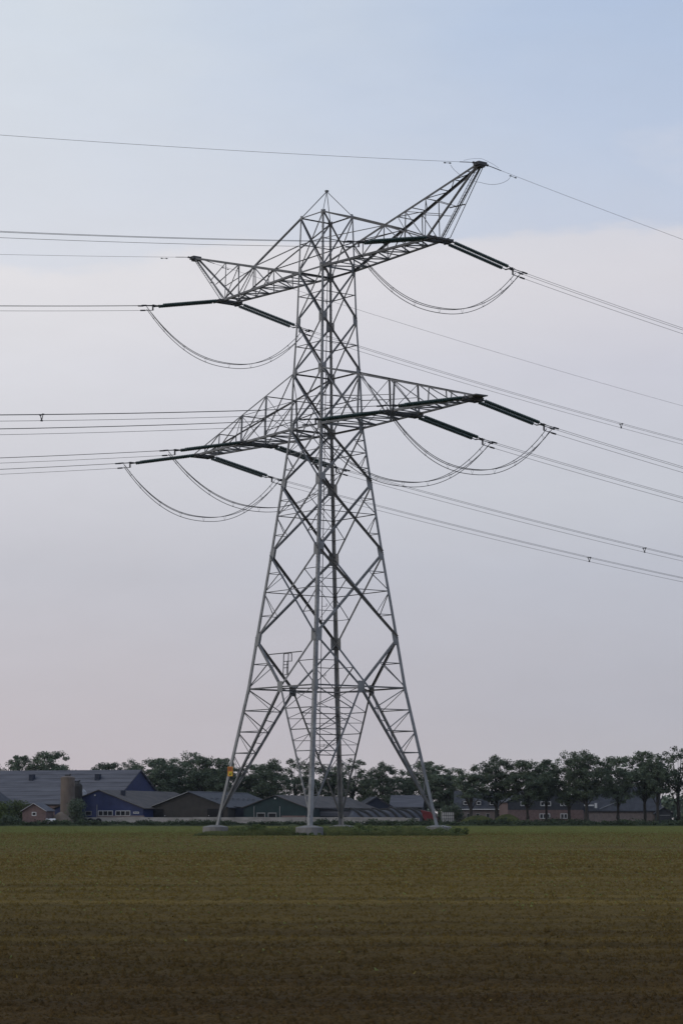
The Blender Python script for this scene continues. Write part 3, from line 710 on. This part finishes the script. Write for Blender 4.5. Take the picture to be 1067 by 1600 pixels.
# big grey-roofed barn, ridge across the view
bb = gable('long_barn', 'long barn with wide grey roof and blue gable end', -39.3, 470, 70, 12.4, 62, 4.1, 10.6, 'brick', 'slate')
g = MB(); g.add([(-12.4, -.03, 3.2), (12.4, -.03, 3.2), (12.4, -.03, 4.1), (0, -.03, 10.6), (-12.4, -.03, 4.1)], [(0, 1, 2, 3, 4)]); g.build('gable_cladding', M['blue'], bb)
for sd_ in (-1, 1):
    for r_i in range(8):                                                 # courses of corrugated sheets, each lapping the one below
        x0, x1 = 12.75 * r_i / 8, 12.75 * (r_i + 1) / 8; zs = lambda x: 10.6 - 6.5 * x / 12.4
        cmb = MB(); a = [(sd_ * x0, -.38, zs(x0) + .175), (sd_ * (x1 + .12), -.38, zs(x1 + .12) + .235), (sd_ * (x1 + .12), 62.38, zs(x1 + .12) + .235), (sd_ * x0, 62.38, zs(x0) + .175)]
        cmb.hexa([*a, *[(x, y, z_ + .05) for x, y, z_ in a]]); cmb.build('roof_sheet', M['slate'], bb)
for yv in (7.2, 21.5):
    v = MB(); v.box((-3.6, yv, 9.35), (.95, .95, 1.25)); v.build('roof_vent', M['blue2'], bb)
for yv in (31.0, 33.2):
    wf = MB(); wf.box((-12.45, yv, 2.9), (.08, 2.0, .95)); wo = wf.build('window', M['white'], bb); MB().box((-12.51, yv, 2.9), (.04, 1.75, .7)).build('pane', M['glass'], wo)
# left-hand dark gable partly in frame
lg = gable('dark_gable_barn', 'dark blue barn gable cut by the left picture edge', X(-34, 447), 447, -16, 6.2, 5, 3.6, 7.9, 'blue2', 'slate_d', verge=None)
# blue gable barn
bl = gable('blue_barn', 'blue clad barn with low gable and two strips of white windows', X(157, 440), 440, -16, 8.6, 40, 3.2, 6.45, 'blue', 'slate_w')
window(bl, 1.35, 2.35, 2.75, .85, 3); window(bl, 4.75, 2.35, 2.75, .85, 3); window(bl, 7.3, 2.45, 1.0, .22, 1); window(bl, -1.95, 2.35, 1.1, .7, 1, frame='grey_trim')
MB().box((4.4, -.06, .95), (9.0, .12, 1.95)).build('brick_plinth', M['brick2'], bl)
MB().bar((-.3, -.06, 0), (-.3, -.06, 3.9), .08).build('drain_pipe', M['grey_trim'], bl)
MB().box((2.6, 5.5, 6.05), (.7, .7, 1.0)).build('roof_vent', M['blue2'], bl)
MB().box((-.7, -.12, 5.6), (.22, .2, .22)).build('wall_lamp', M['white'], bl)
# olive shed with open bays
ol = gable('brown_shed', 'brown clad farm shed with dark open bays either side', X(296, 441), 441, -16, 7.6, 34, 3.35, 6.15, 'olive', 'slate_d', verge=(-1,))
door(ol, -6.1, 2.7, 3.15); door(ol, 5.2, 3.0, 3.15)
for i in range(9):
    for k, xs in enumerate((3.2, 3.9)):
        zz = 6.15 - (6.15 - 3.35) * xs / 7.6 + .20
        MB().box((xs, 3.5 + i * 3.1 + k * .6, zz), (.5, 1.3, .02)).build('roof_light', M['rooflight'], ol)
MB().bar((0, -.4, 6.36), (0, 34.4, 6.36), .3, .07).build('ridge_cap', M['grey_trim'], ol)
for xs in (-4.5, 4.0): MB().box((xs, -.08, 1.9), (.12, .1, .12)).build('wall_lamp', M['white'], ol)
ls = gable('blue_lean_to', 'low dark blue lean-to between the brown shed and green barn', X(367, 443), 443, -6, 3.6, 10, 3.0, 3.5, 'blue2', 'slate_d')
MB().box((0, -.06, .7), (7.1, .1, 1.4)).build('brick_plinth', M['brick2'], ls)
# dark green barn
gb = gable('green_barn', 'dark green barn with two small doors under a low gable', X(430, 439), 439, -16, 5.9, 48, 3.35, 5.5, 'green', 'slate_w')
for xc in (-2.6, -.45): door(gb, xc, 1.35, 2.3, 'dark', 'grey_trim')
for xc in (-3.9, 1.0): MB().bar((xc, -.07, 0), (xc, -.07, 3.6), .1).build('drain_pipe', M['grey_trim'], gb)
MB().box((3.6, -.06, .95), (4.6, .1, 1.9)).build('brick_plinth', M['brick'], gb)
MB().box((.1, -.1, 5.0), (.25, .2, .2)).build('wall_lamp', M['white'], gb)
lo = gable('low_grey_shed', 'low grey sided shed behind the far tower leg', X(512, 446), 446, -4, 4.6, 6, 2.75, 3.1, 'sheet', 'slate_d')
MB().box((0, -.06, 2.25), (9.1, .1, .85)).build('wall_panel', M['slate'], lo)
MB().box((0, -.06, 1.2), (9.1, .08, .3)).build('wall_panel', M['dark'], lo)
# back houses between the trees
hA = gable('far_cottage', 'small far cottage with dark gable, half hidden by trees', X(588, 486), 486, 8, 4.0, 10, 3.2, 5.6, 'brick2', 'slate_d')
g = MB(); g.add([(-4, -.05, 3.1), (4, -.05, 3.1), (0, -.05, 5.55)], [(0, 1, 2)]); g.build('gable_cladding', M['blue2'], hA)
hB = gable('far_house', 'small far house with pale grey roof behind the silage heap', X(660, 490), 490, 84, 4.2, 6.2, 3.7, 5.9, 'slate_d', 'slate')
# terrace house with three dormers
def dormer_house():
    Y0 = 478; o = gable('dormer_house', 'dark house with three white-framed dormers behind roadside trees', X(788, Y0), Y0 + 4.5, 86, 4.6, 9.6, 3.3, 6.7, 'brick2', 'slate_d')
    for yv in (2.4, 5.0, 7.6):
        d = MB(); d.box((-3.3, yv, 4.45), (1.6, 1.15, 1.0)); do = d.build('dormer', M['slate_d'], o)
        MB().box((-4.13, yv, 4.42), (.06, .85, .72)).build('window', M['white'], do); MB().box((-4.17, yv, 4.42), (.04, .65, .52)).build('pane', M['glass'], do)
        MB().box((-3.35, yv, 4.99), (1.75, 1.35, .09)).build('dormer_roof', M['grey_trim'], do)
    MB().box((-5.05, 4.8, 3.18), (.14, 9.8, .16)).build('gutter', M['white'], o)
    for yv in (1.2, 3.2, 5.2, 7.0, 8.6):
        wo = MB().box((-4.66, yv, 1.85), (.08, .75, 1.1)).build('window', M['grey_trim'], o); MB().box((-4.71, yv, 1.85), (.04, .55, .9)).build('pane', M['glass'], wo)
dormer_house()
fh = gable('farmhouse', 'dark boarded farmhouse with white windows above red brick ground floor', X(850, 464), 464, 3, 7.3, 14, 4.6, 8.2, 'brick', 'slate')
g = MB(); g.add([(-7.3, -.05, 3.05), (7.3, -.05, 3.05), (7.3, -.05, 4.6), (0, -.05, 8.15), (-7.3, -.05, 4.6)], [(0, 1, 2, 3, 4)]); g.build('gable_cladding', M['slate_d'], fh)
for xc, zc_, w, h, n in ((-3.95, 4.2, 1.7, .75, 3), (.0, 4.2, 1.9, .75, 3), (3.5, 4.25, 1.25, .85, 2), (-.2, 1.85, 1.9, .85, 3), (3.5, 1.85, 1.25, .85, 2)): window(fh, xc, zc_, w, h, n, y=-.1, fw=.11)
br = gable('brick_barn', 'long low brick barn with dark roof behind the row of trees', X(1028, 466), 470, 87, 6.0, 16.2, 2.95, 7.4, 'brick2', 'slate_d')
MB().box((-6.2, 13.6, 3.9), (.5, 1.9, .25)).build('gutter', M['white'], br); MB().box((-6.3, 12.3, 3.85), (.4, .45, .95)).build('chimney', M['white'], br)
MB().bar((-6.05, 11.6, 3.2), (-4.3, 8.1, 4.55), .14).build('roof_rail', M['grey_trim'], br)
sh = gable('dark_shed', 'small dark shed with a pale rail at the end of the brick barn', X(1033, 462), 462, 0, 1.5, 4, 2.4, 3.4, 'slate_d', 'slate_d')
MB().bar((-1.2, -.1, 2.0), (1.2, -.1, 2.0), .09).build('rail', M['grey_trim'], sh)
# small brick shed on the left
bs2 = gable('brick_shed', 'small red brick shed with white roof edges and one tiny window', X(57, 424), 424, -12, 2.15, 4.2, 2.75, 4.0, 'brick', 'slate', verge=True, over=.25)
window(bs2, 0.02, 2.2, .7, .55, 1, fw=.12)
# silos
def silo(px, Y, r_, h, mat, label, cone=.5):
    o = empty('silo', (X(px, Y), Y, 0)); tag(o, label, 'silo', 'farm silos'); mb = MB()
    zs = [(0, r_), (h, r_)]; n = 24; vv = []; ff = []
    for zz, rr in [(0, r_), (h * .33, r_), (h * .66, r_), (h, r_)]: vv += [(rr * math.cos(2 * math.pi * k / n), rr * math.sin(2 * math.pi * k / n), zz) for k in range(n)]
    for i in range(3): ff += [(i * n + k, i * n + (k + 1) % n, (i + 1) * n + (k + 1) % n, (i + 1) * n + k) for k in range(n)]
    mb.add(vv, ff); mb.build('silo_body', M[mat], o, smooth=True)
    cp = MB(); rg = [(r_ + .05, h - .02), (r_ * .8, h + cone * .6), (.3, h + cone)]; vv = []
    for rr, zz in rg: vv += [(rr * math.cos(2 * math.pi * k / n), rr * math.sin(2 * math.pi * k / n), zz) for k in range(n)]
    cp.add(vv, [(i * n + k, i * n + (k + 1) % n, (i + 1) * n + (k + 1) % n, (i + 1) * n + k) for i in range(2) for k in range(n)] + [tuple(2 * n + k for k in range(n))]); cp.build('silo_cap', M[mat], o)
    for k in range(1, 6):
        b = MB(); zz = h * k / 6; b.tube([((r_ + .02) * math.cos(2 * math.pi * i / n), (r_ + .02) * math.sin(2 * math.pi * i / n), zz) for i in range(n + 1)], .03, 4, cap=False); b.build('hoop', M[mat], o)
    if h > 7: tp_ = MB(); tp_.box((0, 0, h + cone + .1), (1.0, .5, .25)); tp_.box((.45, 0, h + cone + .25), (.3, .3, .25)); tp_.build('silo_hatch', M['fitting'], o)
silo(108.5, 436, 1.28, 8.75, 'silo', 'tall brown cylindrical silo beside the long barn', .28)
silo(123, 440, 1.0, 7.2, 'olive', 'dark silo just behind the tall brown silo', .8)
silo(131, 444, .95, 5.6, 'rooflight', 'short pale grey silo with conical top', 1.2)
# concrete clamp wall in panels
cw = empty('clamp_wall', (0, 432, 0)); tag(cw, 'low pale concrete clamp wall running in front of the barns', 'wall')
xa, xb = X(127, 432), X(654, 432); npan = 24; pwid = (xb - xa) / npan
random.seed(4)
for i in range(npan):
    h = 1.62 + random.uniform(-.04, .04); dy = random.uniform(-.03, .03)
    if i == npan - 1: h = 1.5
    MB().box((xa + pwid * (i + .5), dy, h / 2), (pwid - .03, .16, h)).build('wall_panel', M['wall_c'], cw)
# silage heap under dark sheets, rows of tyres
sh_ = empty('silage_heap', (X(603, 447), 447, 0)); tag(sh_, 'silage heap under dark sheeting held by slanting rows of tyres', 'silage heap')
mb = MB(); nx, ny = 40, 10; Lh = 16.0; vv = []
for i in range(nx + 1):
    for k in range(ny + 1):
        x = -Lh / 2 + Lh * i / nx; t = k / ny; e = min(1, min(i, nx - i) / 4); hh = (3.05 + .12 * math.sin(x * 1.7) + .1 * math.sin(x * .6 + 1)) * e ** .5 * math.sin(math.pi * min(.5, t * .62)) ** .7
        vv.append((x, -6 + 8 * t, hh))
mb.add(vv, [(i * (ny + 1) + k, (i + 1) * (ny + 1) + k, (i + 1) * (ny + 1) + k + 1, i * (ny + 1) + k + 1) for i in range(nx) for k in range(ny)]); mb.build('silage_sheet', M['sheet'], sh_, smooth=True)
def heap_z(x, y):
    t = (y + 6) / 8; return (3.05 + .12 * math.sin(x * 1.7) + .1 * math.sin(x * .6 + 1)) * math.sin(math.pi * min(.5, t * .62)) ** .7
for i in range(10):
    x0 = -7.2 + i * 1.55; st_ = MB(); pts = [(x0 + 3.6 * (1 - t), -5.6 + 6.6 * t, heap_z(x0 + 3.6 * (1 - t), -5.6 + 6.6 * t) + .05) for t in np.linspace(0, 1, 9) if abs(x0 + 3.6 * (1 - t)) < 7.2]
    if len(pts) > 1: st_.tube(pts, .27, 6).build('tyre_row', M['tyre'], sh_)
for px_, lb in ((136, 'leftmost black tyre leaning on the clamp wall'), (144.5, 'middle black tyre leaning on the clamp wall'), (157, 'black tyre on the clamp wall below the blue barn windows')):
    ty = MB(); ty.tube([(.42 * math.cos(a), .05 * math.cos(a * 2), .55 + .42 * math.sin(a)) for a in np.linspace(0, 2 * math.pi, 15)], .19, 8, cap=False)
    tag(ty.build('tractor_tyre', M['tyre'], None, loc=(X(px_, 430.5), 430.5, .32)), lb, 'tyre', 'tyres by the clamp wall')
# red trailer and caged tank
tr = empty('red_trailer', (X(672, 438), 438, 0), R(-8)); tag(tr, 'red farm trailer parked at the end of the clamp wall', 'trailer')
b = MB(); b.hexa([(-1.0, -.9, .75), (1.4, -.9, .55), (1.4, .9, .55), (-1.0, .9, .75), (-1.75, -1.0, 2.95), (.9, -1.0, 2.35), (.9, 1.0, 2.35), (-1.75, 1.0, 2.95)]); b.build('body', M['red'], tr)
b = MB(); b.hexa([(-.35, -.98, .9), (.95, -.98, .8), (.95, -.93, .8), (-.35, -.93, .9), (-.7, -1.06, 2.4), (.6, -1.06, 2.15), (.6, -1.0, 2.15), (-.7, -1.0, 2.4)]); b.build('side_panel', M['red'], tr)
b = MB(); b.bar((1.3, 0, .6), (2.6, 0, .5), .12); b.bar((-1.0, -.7, .6), (1.4, -.7, .5), .12); b.build('drawbar', M['fitting'], tr)
for y in (-.95, .95):
    wmb = MB(); wmb.tube([(.4, y - .13, .5), (.4, y + .13, .5)], .5, 16); wo = wmb.build('wheel', M['tyre'], tr); hb = MB(); hb.tube([(.4, y - .15, .5), (.4, y + .15, .5)], .22, 10); hb.build('rim', M['rooflight'], wo)
tk = empty('caged_tank', (X(698, 437), 437, 0), R(4)); tag(tk, 'pale plastic tank in a metal cage beside the red trailer', 'tank')
b = MB(); b.box((0, 0, 1.65), (2.1, 1.2, 1.75)); b.build('tank_body', M['tank'], tk)
for xx in np.linspace(-1.08, 1.08, 7): MB().bar((xx, -.64, .7), (xx, -.64, 2.56), .07).build('cage_bar', M['steel_dark'], tk)
for zz in (.75, 1.35, 1.95, 2.55): MB().bar((-1.1, -.67, zz), (1.1, -.67, zz), .07).build('cage_bar', M['steel_dark'], tk)
MB().box((0, 0, .35), (2.2, 1.25, .7)).build('pallet', M['olive'], tk)
# white cylinder tank and sand heap at left
wt = empty('white_drum', (X(83, 423), 423, 0)); tag(wt, 'white cylindrical drum lying beside the brick shed', 'tank'); b = MB(); b.tube([(-.85, 0, .98), (-.8, 0, .98), (.8, 0, .98), (.85, 0, .98)], [.36, .42, .42, .36], 18); b.build('drum_body', M['white'], wt, smooth=False)
for xx in (-.5, .5): MB().box((xx, 0, .3), (.15, .7, .6)).build('drum_cradle', M['grey_trim'], wt)
sdn = MB(); rng = random.Random(8); nx, ny = 26, 14; vv = []
for i in range(nx + 1):
    for k in range(ny + 1):
        u, v = i / nx * 2 - 1, k / ny * 2 - 1; h = max(0, 1 - abs(u + .1) ** 1.5 - .8 * v * v) * 2.55; vv.append((u * 2.9, v * 2.0, h + .12 * mnoise.noise((u * 4, v * 4, 1)) * (h > .05)))
sdn.add(vv, [(i * (ny + 1) + k, (i + 1) * (ny + 1) + k, (i + 1) * (ny + 1) + k + 1, i * (ny + 1) + k + 1) for i in range(nx) for k in range(ny)])
tag(sdn.build('sand_heap', M['sand'], None, loc=(X(101, 427), 427, -.02)), 'brown sand heap between the white drum and the tall silo', 'heap')

# ------------------------------------------------------------------ trees
def leaf_mat(name, c1, c2):
    m = material(name, c1, c2, .75, .9, spec=.15, rnd=.22, contrast=(.3, .7)); return m
M['leaf'] = leaf_mat('oak_leaves', (.118, .148, .092), (.060, .080, .056))
M['leaf2'] = leaf_mat('shrub_leaves', (.100, .130, .046), (.055, .076, .030))
M['bark'] = material('tree_bark', (.045, .040, .035), (.028, .025, .022), .95, 3)
def leaves(centres, radii, per, size, rs, flat=.8):
    n = len(centres) * per; c = np.repeat(centres, per, 0); r_ = np.repeat(radii, per)
    d = rs.randn(n, 3); d /= np.linalg.norm(d, axis=1)[:, None]; p = c + d * (r_ * rs.rand(n) ** .5)[:, None] * np.array([1, 1, flat])
    a = rs.randn(n, 3); a /= np.linalg.norm(a, axis=1)[:, None]; b = np.cross(a, rs.randn(n, 3)); b /= np.linalg.norm(b, axis=1)[:, None]
    s_ = size * (.6 + .8 * rs.rand(n))[:, None]
    V = np.stack([p - a * s_ * .6, p + b * s_ * .38, p + a * s_ * .6, p - b * s_ * .38], 1).reshape(-1, 3)
    return V, np.arange(n * 4).reshape(-1, 4)
def make_tree(seed, H=12.5, rad=3.1, base=.33, clumps=122, per=100, size=.185, squash=1.0):
    rs = np.random.RandomState(seed); rng = random.Random(seed)
    cz, hz = H * (base + (1 - base) / 2), H * (1 - base) / 2 * .96
    cs_ = []; rd = []
    while len(cs_) < clumps:
        d = rs.randn(3); d /= np.linalg.norm(d); k = rs.rand() ** .36
        p = np.array([d[0] * rad * k, d[1] * rad * k, cz + d[2] * hz * k * (1 if d[2] > 0 else .95)])
        wid = 1 - .45 * max(0, (p[2] - cz) / hz) ** 2
        p[:2] *= wid; cs_.append(p); rd.append(rng.uniform(.40, .95) * rad / 3.1)
    cs_ = np.array(cs_); rd = np.array(rd)
    V, F = leaves(cs_, rd, per, size, rs)
    crown = np_mesh('crown', V, F, M['leaf'])
    tb = MB(); lean = rng.uniform(-.3, .3)
    tp_ = [(lean * t * t, .2 * t * rng.uniform(-1, 1), H * .8 * t) for t in (0, .15, .35, .55, .75, 1)]
    tb.tube(tp_, [.30, .25, .21, .16, .09, .03], 8)
    for i in range(16):
        c_ = cs_[rng.randrange(clumps)]; t0 = rng.uniform(.25, .7); st_ = Vector((lean * t0 * t0, 0, H * .8 * t0)); e = Vector(c_)
        if e.z < st_.z + .3: e.z = st_.z + .6
        m_ = (st_ + e) / 2 + Vector((0, 0, -.35)); tb.tube([st_, m_, e], [.09, .06, .02], 5)
    return crown, tb.mesh('trunk', M['bark'])
VAR = [make_tree(11), make_tree(12, rad=3.3, clumps=132, base=.30), make_tree(13, rad=2.9, clumps=92, base=.34), make_tree(14, rad=3.5, clumps=132, base=.25), make_tree(15, rad=3.0, clumps=78, per=90, base=.29), make_tree(16, rad=3.2, clumps=150, base=.28)]
def tree(px, top, Y, width, var, label, group, rz=None, name='broadleaf_tree', zbase=0):
    H = Zp(top, Y); wr = width * Y / FPX / 2 * 1.22
    o = empty(name, (X(px, Y), Y, zbase), rz if rz is not None else random.uniform(0, 6.28)); tag(o, label, 'tree', group)
    c_, t_ = VAR[var]; sc = (wr / 3.15, wr / 3.15, (H - zbase) / 12.4)
    for nm, me in (('trunk', t_), ('crown', c_)):
        q = link(nm, me, o); q.scale = sc
    return o
random.seed(21)
row = [(734, 1191, 56, 2), (774, 1181, 62, 1), (822, 1185, 60, 5), (851, 1187, 44, 0), (886, 1176, 56, 3), (914, 1173, 58, 1), (962, 1179, 62, 5), (1004, 1174, 54, 0), (1024, 1173, 50, 2), (1056, 1167, 64, 4), (1100, 1170, 60, 1)]
RL = ['roadside tree in front of the leftmost dormer of the dark house', 'roadside tree in front of the right dormer of the dark house', 'roadside tree between the dark house and the farmhouse', 'slim roadside tree before the middle of the farmhouse', 'roadside tree at the right corner of the farmhouse',
      'tall roadside tree where farmhouse and brick barn meet', 'roadside tree before the left part of the brick barn', 'roadside tree before the right part of the brick barn', 'roadside tree at the right end of the brick barn', 'tallest roadside tree, rightmost whole one, with open airy crown', 'roadside tree cut by the right picture edge']
for (px, top, w, v), lb in zip(row, RL): tree(px, top, 436 + random.uniform(-2, 3), w, v, lb, 'roadside trees on the right')
back = [(242, 1182, 56, 5), (272, 1186, 50, 1), (297, 1177, 58, 3), (325, 1180, 54, 5), (350, 1185, 46, 0), (376, 1196, 40, 2), (402, 1191, 52, 5), (428, 1188, 54, 3), (462, 1184, 42, 4), (492, 1190, 46, 4), (520, 1188, 50, 2), (551, 1186, 56, 4), (574, 1200, 36, 2), (598, 1191, 44, 1), (633, 1199, 44, 2), (664, 1190, 56, 0), (700, 1192, 56, 2), (685, 1212, 46, 1)]
BL_ = ['tree behind the blue gable end of the long barn', 'tree in the first gap right of the long barn', 'tall domed tree above the brown shed', 'dense tree above the right half of the brown shed', 'tree behind the left tower leg', 'short tree just right of the danger sign', 'tree above the blue lean-to', 'round tree above the green barn gable', 'sparse tree left of the nearest tower leg', 'sparse tree between the near and far tower legs',
       'tree behind the far tower leg', 'airy pale tree right of the far tower leg', 'short tree left of the dark solitary tree', 'dark compact tree with a visible trunk above the silage heap', 'low tree right of the dark compact tree', 'tree seen through the right tower leg', 'tree just right of the right tower leg', 'dark low tree behind the red trailer']
for (px, top, w, v), lb in zip(back, BL_): tree(px, top, 500 + random.uniform(-6, 6), w * 1.05, v, lb, 'trees behind the farm')
for (px, top, w, v), lb in zip([(-4, 1192, 40, 1), (35, 1181, 50, 0), (82, 1171, 62, 5), (170, 1189, 52, 5), (206, 1187, 38, 1)],
        ['tree at the left picture edge above the long roof', 'tree above the roof, left of the biggest tree behind the long barn', 'biggest tree rising behind the long barn ridge', 'low tree top peeping over the long ridge', 'small tree top beside the blue gable peak']):
    tree(px, top, 530, w, v, lb, 'trees behind the long barn')
# shrubs near the left sheds
def shrub(px, Y, h, wpx, seed, label, group, mat='leaf2', per=110, n=16, size=.2):
    rs = np.random.RandomState(seed); w = wpx * Y / FPX / 2
    cs_ = np.stack([rs.randn(n) * w * .42, rs.randn(n) * w * .35, .2 * h + rs.rand(n) * h * .62], 1); V, F = leaves(cs_, np.full(n, max(.18, h * .24)), per, size, rs)
    V[:, 2] = np.maximum(V[:, 2], .0)
    o = empty('shrub', (X(px, Y), Y, 0)); tag(o, label, 'shrub', group); link('foliage', np_mesh('foliage', V, F, M[mat]), o)
    st_ = MB()
    for i in range(5): e = cs_[i]; st_.tube([(0, 0, 0), (e[0] * .5, e[1] * .5, e[2] * .6), tuple(e)], [.05 * h / 2, .03 * h / 2, .012], 5)
    st_.build('stem', M['bark'], o); return o
shrub(35, 428, 4.9, 34, 1, 'green bush behind the small brick shed', 'bushes by the sheds', n=30)
shrub(10, 427, 4.6, 26, 2, 'green bush at the left picture edge', 'bushes by the sheds', n=26)
shrub(123, 430, 5.2, 20, 3, 'dark bush at the foot of the silos', 'bushes by the sheds', 'leaf', n=34)
shrub(14, 422, 2.2, 44, 4, 'low dark hedge bush left of the brick shed', 'bushes by the sheds', 'leaf', n=30)
shrub(705, 442, 4.4, 36, 6, 'dark bush between the caged tank and the dark house', 'bushes by the sheds', 'leaf', n=34)
shrub(403, 208.6, 1.05, 26, 7, 'bright green young bush beside the nearest plinth', 'weeds on the tower island', n=22, per=70, size=.1)
shrub(717, 208.8, .75, 22, 8, 'small rounded weed bush right of the right plinth', 'weeds on the tower island', n=16, per=70, size=.08)
shrub(567, 214, 1.15, 30, 9, 'leafy weed clump right of the far leg', 'weeds on the tower island', n=16, per=60, size=.1)
# grassy heaps
def heap(px, Y, wpx, h, seed, label):
    w = wpx * Y / FPX / 2; rs = np.random.RandomState(seed); mb = MB(); nx, ny = 30, 12; vv = []
    for i in range(nx + 1):
        for k in range(ny + 1):
            u, v = i / nx * 2 - 1, k / ny * 2 - 1; hh = max(0, (1 - u * u) * (1 - v * v)) ** .7 * h * (1 + .25 * mnoise.noise((u * 3 + seed, v * 3, 0))); vv.append((u * w, v * 3.5, hh - .02))
    mb.add(vv, [(i * (ny + 1) + k, (i + 1) * (ny + 1) + k, (i + 1) * (ny + 1) + k + 1, i * (ny + 1) + k + 1) for i in range(nx) for k in range(ny)])
    o = empty('grass_heap', (X(px, Y), Y, 0)); tag(o, label, 'heap', 'overgrown heaps'); mb.build('soil', M['ground'], o)
    n = 9000; u = rs.rand(n) * 2 - 1; v = rs.rand(n) * 1.6 - 1; hh = np.maximum(0, (1 - u * u) * (1 - v * v)) ** .7 * h
    V = blades(u * w, v * 3.5, hh - .03, .12 + .25 * rs.rand(n), .05, rs); go = link('grass', np_mesh('grass', V, np.arange(len(V)).reshape(-1, 3), M['weed'], 3), o); go['kind'] = 'stuff'
def blades(x, y, z0, h, w, rs):
    n = len(x); a = rs.rand(n) * 6.283; lx, ly = rs.randn(n) * h * .35, rs.randn(n) * h * .35; ca, sa = np.cos(a) * w / 2, np.sin(a) * w / 2
    return np.stack([np.stack([x - ca, y - sa, z0], -1), np.stack([x + ca, y + sa, z0], -1), np.stack([x + lx, y + ly, z0 + h], -1)], 1).reshape(-1, 3)
M['weed'] = material('verge_grass', (.140, .155, .060), (.080, .092, .038), .85, .7, spec=.12)
M['weed_d'] = material('ditch_weeds', (.060, .078, .042), (.032, .044, .026), .85, .35, spec=.12)
heap(745, 431, 60, 1.75, 3, 'overgrown grassy heap right of the caged tank'); heap(790, 430, 46, 1.95, 5, 'second grassy heap in front of the dark house')
# weeds around the plinths
rs = np.random.RandomState(31); n = 110000
x = -1.05 + (rs.rand(n) * 2 - 1) * 11.6; y = 207.6 + 25.5 * rs.rand(n) ** 1.4
edge = np.minimum(np.minimum(x + 12.6, 10.6 - x) * .9, (y - 207.3) * 1.5).clip(0, 1)
hh = (.22 + .62 * smooth_noise(x, y * .3, .55, 12) ** 1.3 + .30 * smooth_noise(x, y, 1.9, 13)) * (.45 + .55 * edge) * (.45 + .6 * rs.rand(n))
for c in range(4):
    p = tw(LP(c, lv='base')); d = np.hypot(x - p.x, y - p.y); hh = np.where(d < 1.25, 0.01, hh)
    if c in (0, 3): hh = np.where((np.abs(x - p.x) < 1.6) & (y < p.y), hh * (.22 if c == 0 else .55), hh)
V = blades(x, y, np.full(n, -.02), hh, .035, rs)
tag(link('island_grass', np_mesh('island_grass', V, np.arange(len(V)).reshape(-1, 3), M['weed'], 3)), 'rough grass and weeds growing round the tower plinths', 'grass', kind='stuff')
rs = np.random.RandomState(33); ncl = 420; cx = -1.05 + (rs.rand(ncl) * 2 - 1) * 11.3; cy = 208.0 + 24 * rs.rand(ncl) ** 1.6; chh = .15 + .75 * rs.rand(ncl) ** 1.5
kk = np.ones(ncl, bool)
for c in range(4):
    p = tw(LP(c, lv='base')); kk &= np.hypot(cx - p.x, cy - p.y) > 1.3
    if c in (0, 3): kk &= ~((np.abs(cx - p.x) < 1.5) & (cy < p.y) & (chh > .25))
cx, cy, chh = cx[kk], cy[kk], chh[kk]
V, F = leaves(np.stack([cx, cy, chh * .55], 1), .14 + chh * .38, 70, .11, rs, .9); V[:, 2] = np.maximum(V[:, 2], 0)
tag(link('island_weeds', np_mesh('island_weeds', V, F, M['leaf2'])), 'uneven leafy weeds among the grass round the tower', 'weeds', kind='stuff')
ti = MB(); ti.box((-1.05, 220.3, 0.0), (23.4, 26.0, .09)); tag(ti.build('tower_island', M['ground']), kind='structure')
# ditch-side weeds at the far end of the field
n = 26; rs = np.random.RandomState(41); ncl = 2400
cx = (rs.rand(ncl) * 2 - 1) * 95; cy = 419.5 + rs.rand(ncl) * 6
ch = .35 + 1.5 * smooth_noise(cx, cy, .35, 15) * (.5 + .6 * rs.rand(ncl))
V, F = leaves(np.stack([cx, cy, ch * .55], 1), .25 + ch * .38, 26, .26, rs, .7); V[:, 2] = np.maximum(V[:, 2], 0)
tag(link('ditch_weeds', np_mesh('ditch_weeds', V, F, M['weed_d'])), 'dark band of weeds along the far edge of the field', 'weeds', kind='stuff')
bk = MB(); bk.add([(-300, FIELD_END + .5, -.03), (300, FIELD_END + .5, -.03), (300, 421, .42), (-300, 421, .42), (300, 429, .35), (-300, 429, .35), (300, 432, -.05), (-300, 432, -.05)], [(0, 1, 2, 3), (3, 2, 4, 5), (5, 4, 6, 7)])
tag(bk.build('field_bank', M['ground']), kind='structure')
# far wood closing the horizon
rs = np.random.RandomState(51); ncl = 1400; cx = (rs.rand(ncl) * 2 - 1) * 190; cy = 690 + rs.rand(ncl) * 25; top = 5.5 + 5 * smooth_noise(cx, cy * 0, .06, 16)
V, F = leaves(np.stack([cx, cy, top * (.1 + .85 * rs.rand(ncl))], 1), np.full(ncl, 2.0), 30, 1.1, rs, .9)
tag(link('distant_wood', np_mesh('distant_wood', V, F, M['leaf'])), 'low distant wood seen between the trunks', 'wood', kind='stuff')

# ------------------------------------------------------------------ thin evening haze
hz_m = bpy.data.materials.new('haze'); hz_m.use_nodes = True; t = hz_m.node_tree; t.nodes.clear()
pv = t.nodes.new('ShaderNodeVolumePrincipled'); pv.inputs['Color'].default_value = (.82, .90, 1, 1); pv.inputs['Density'].default_value = .00004
mo = t.nodes.new('ShaderNodeOutputMaterial'); t.links.new(pv.outputs[0], mo.inputs['Volume'])
hb_ = MB(); hb_.box((0, 900, 32.5), (2600, 2600, 68)); tag(hb_.build('haze', hz_m), 'thin bluish evening haze over the field', 'haze', kind='stuff')
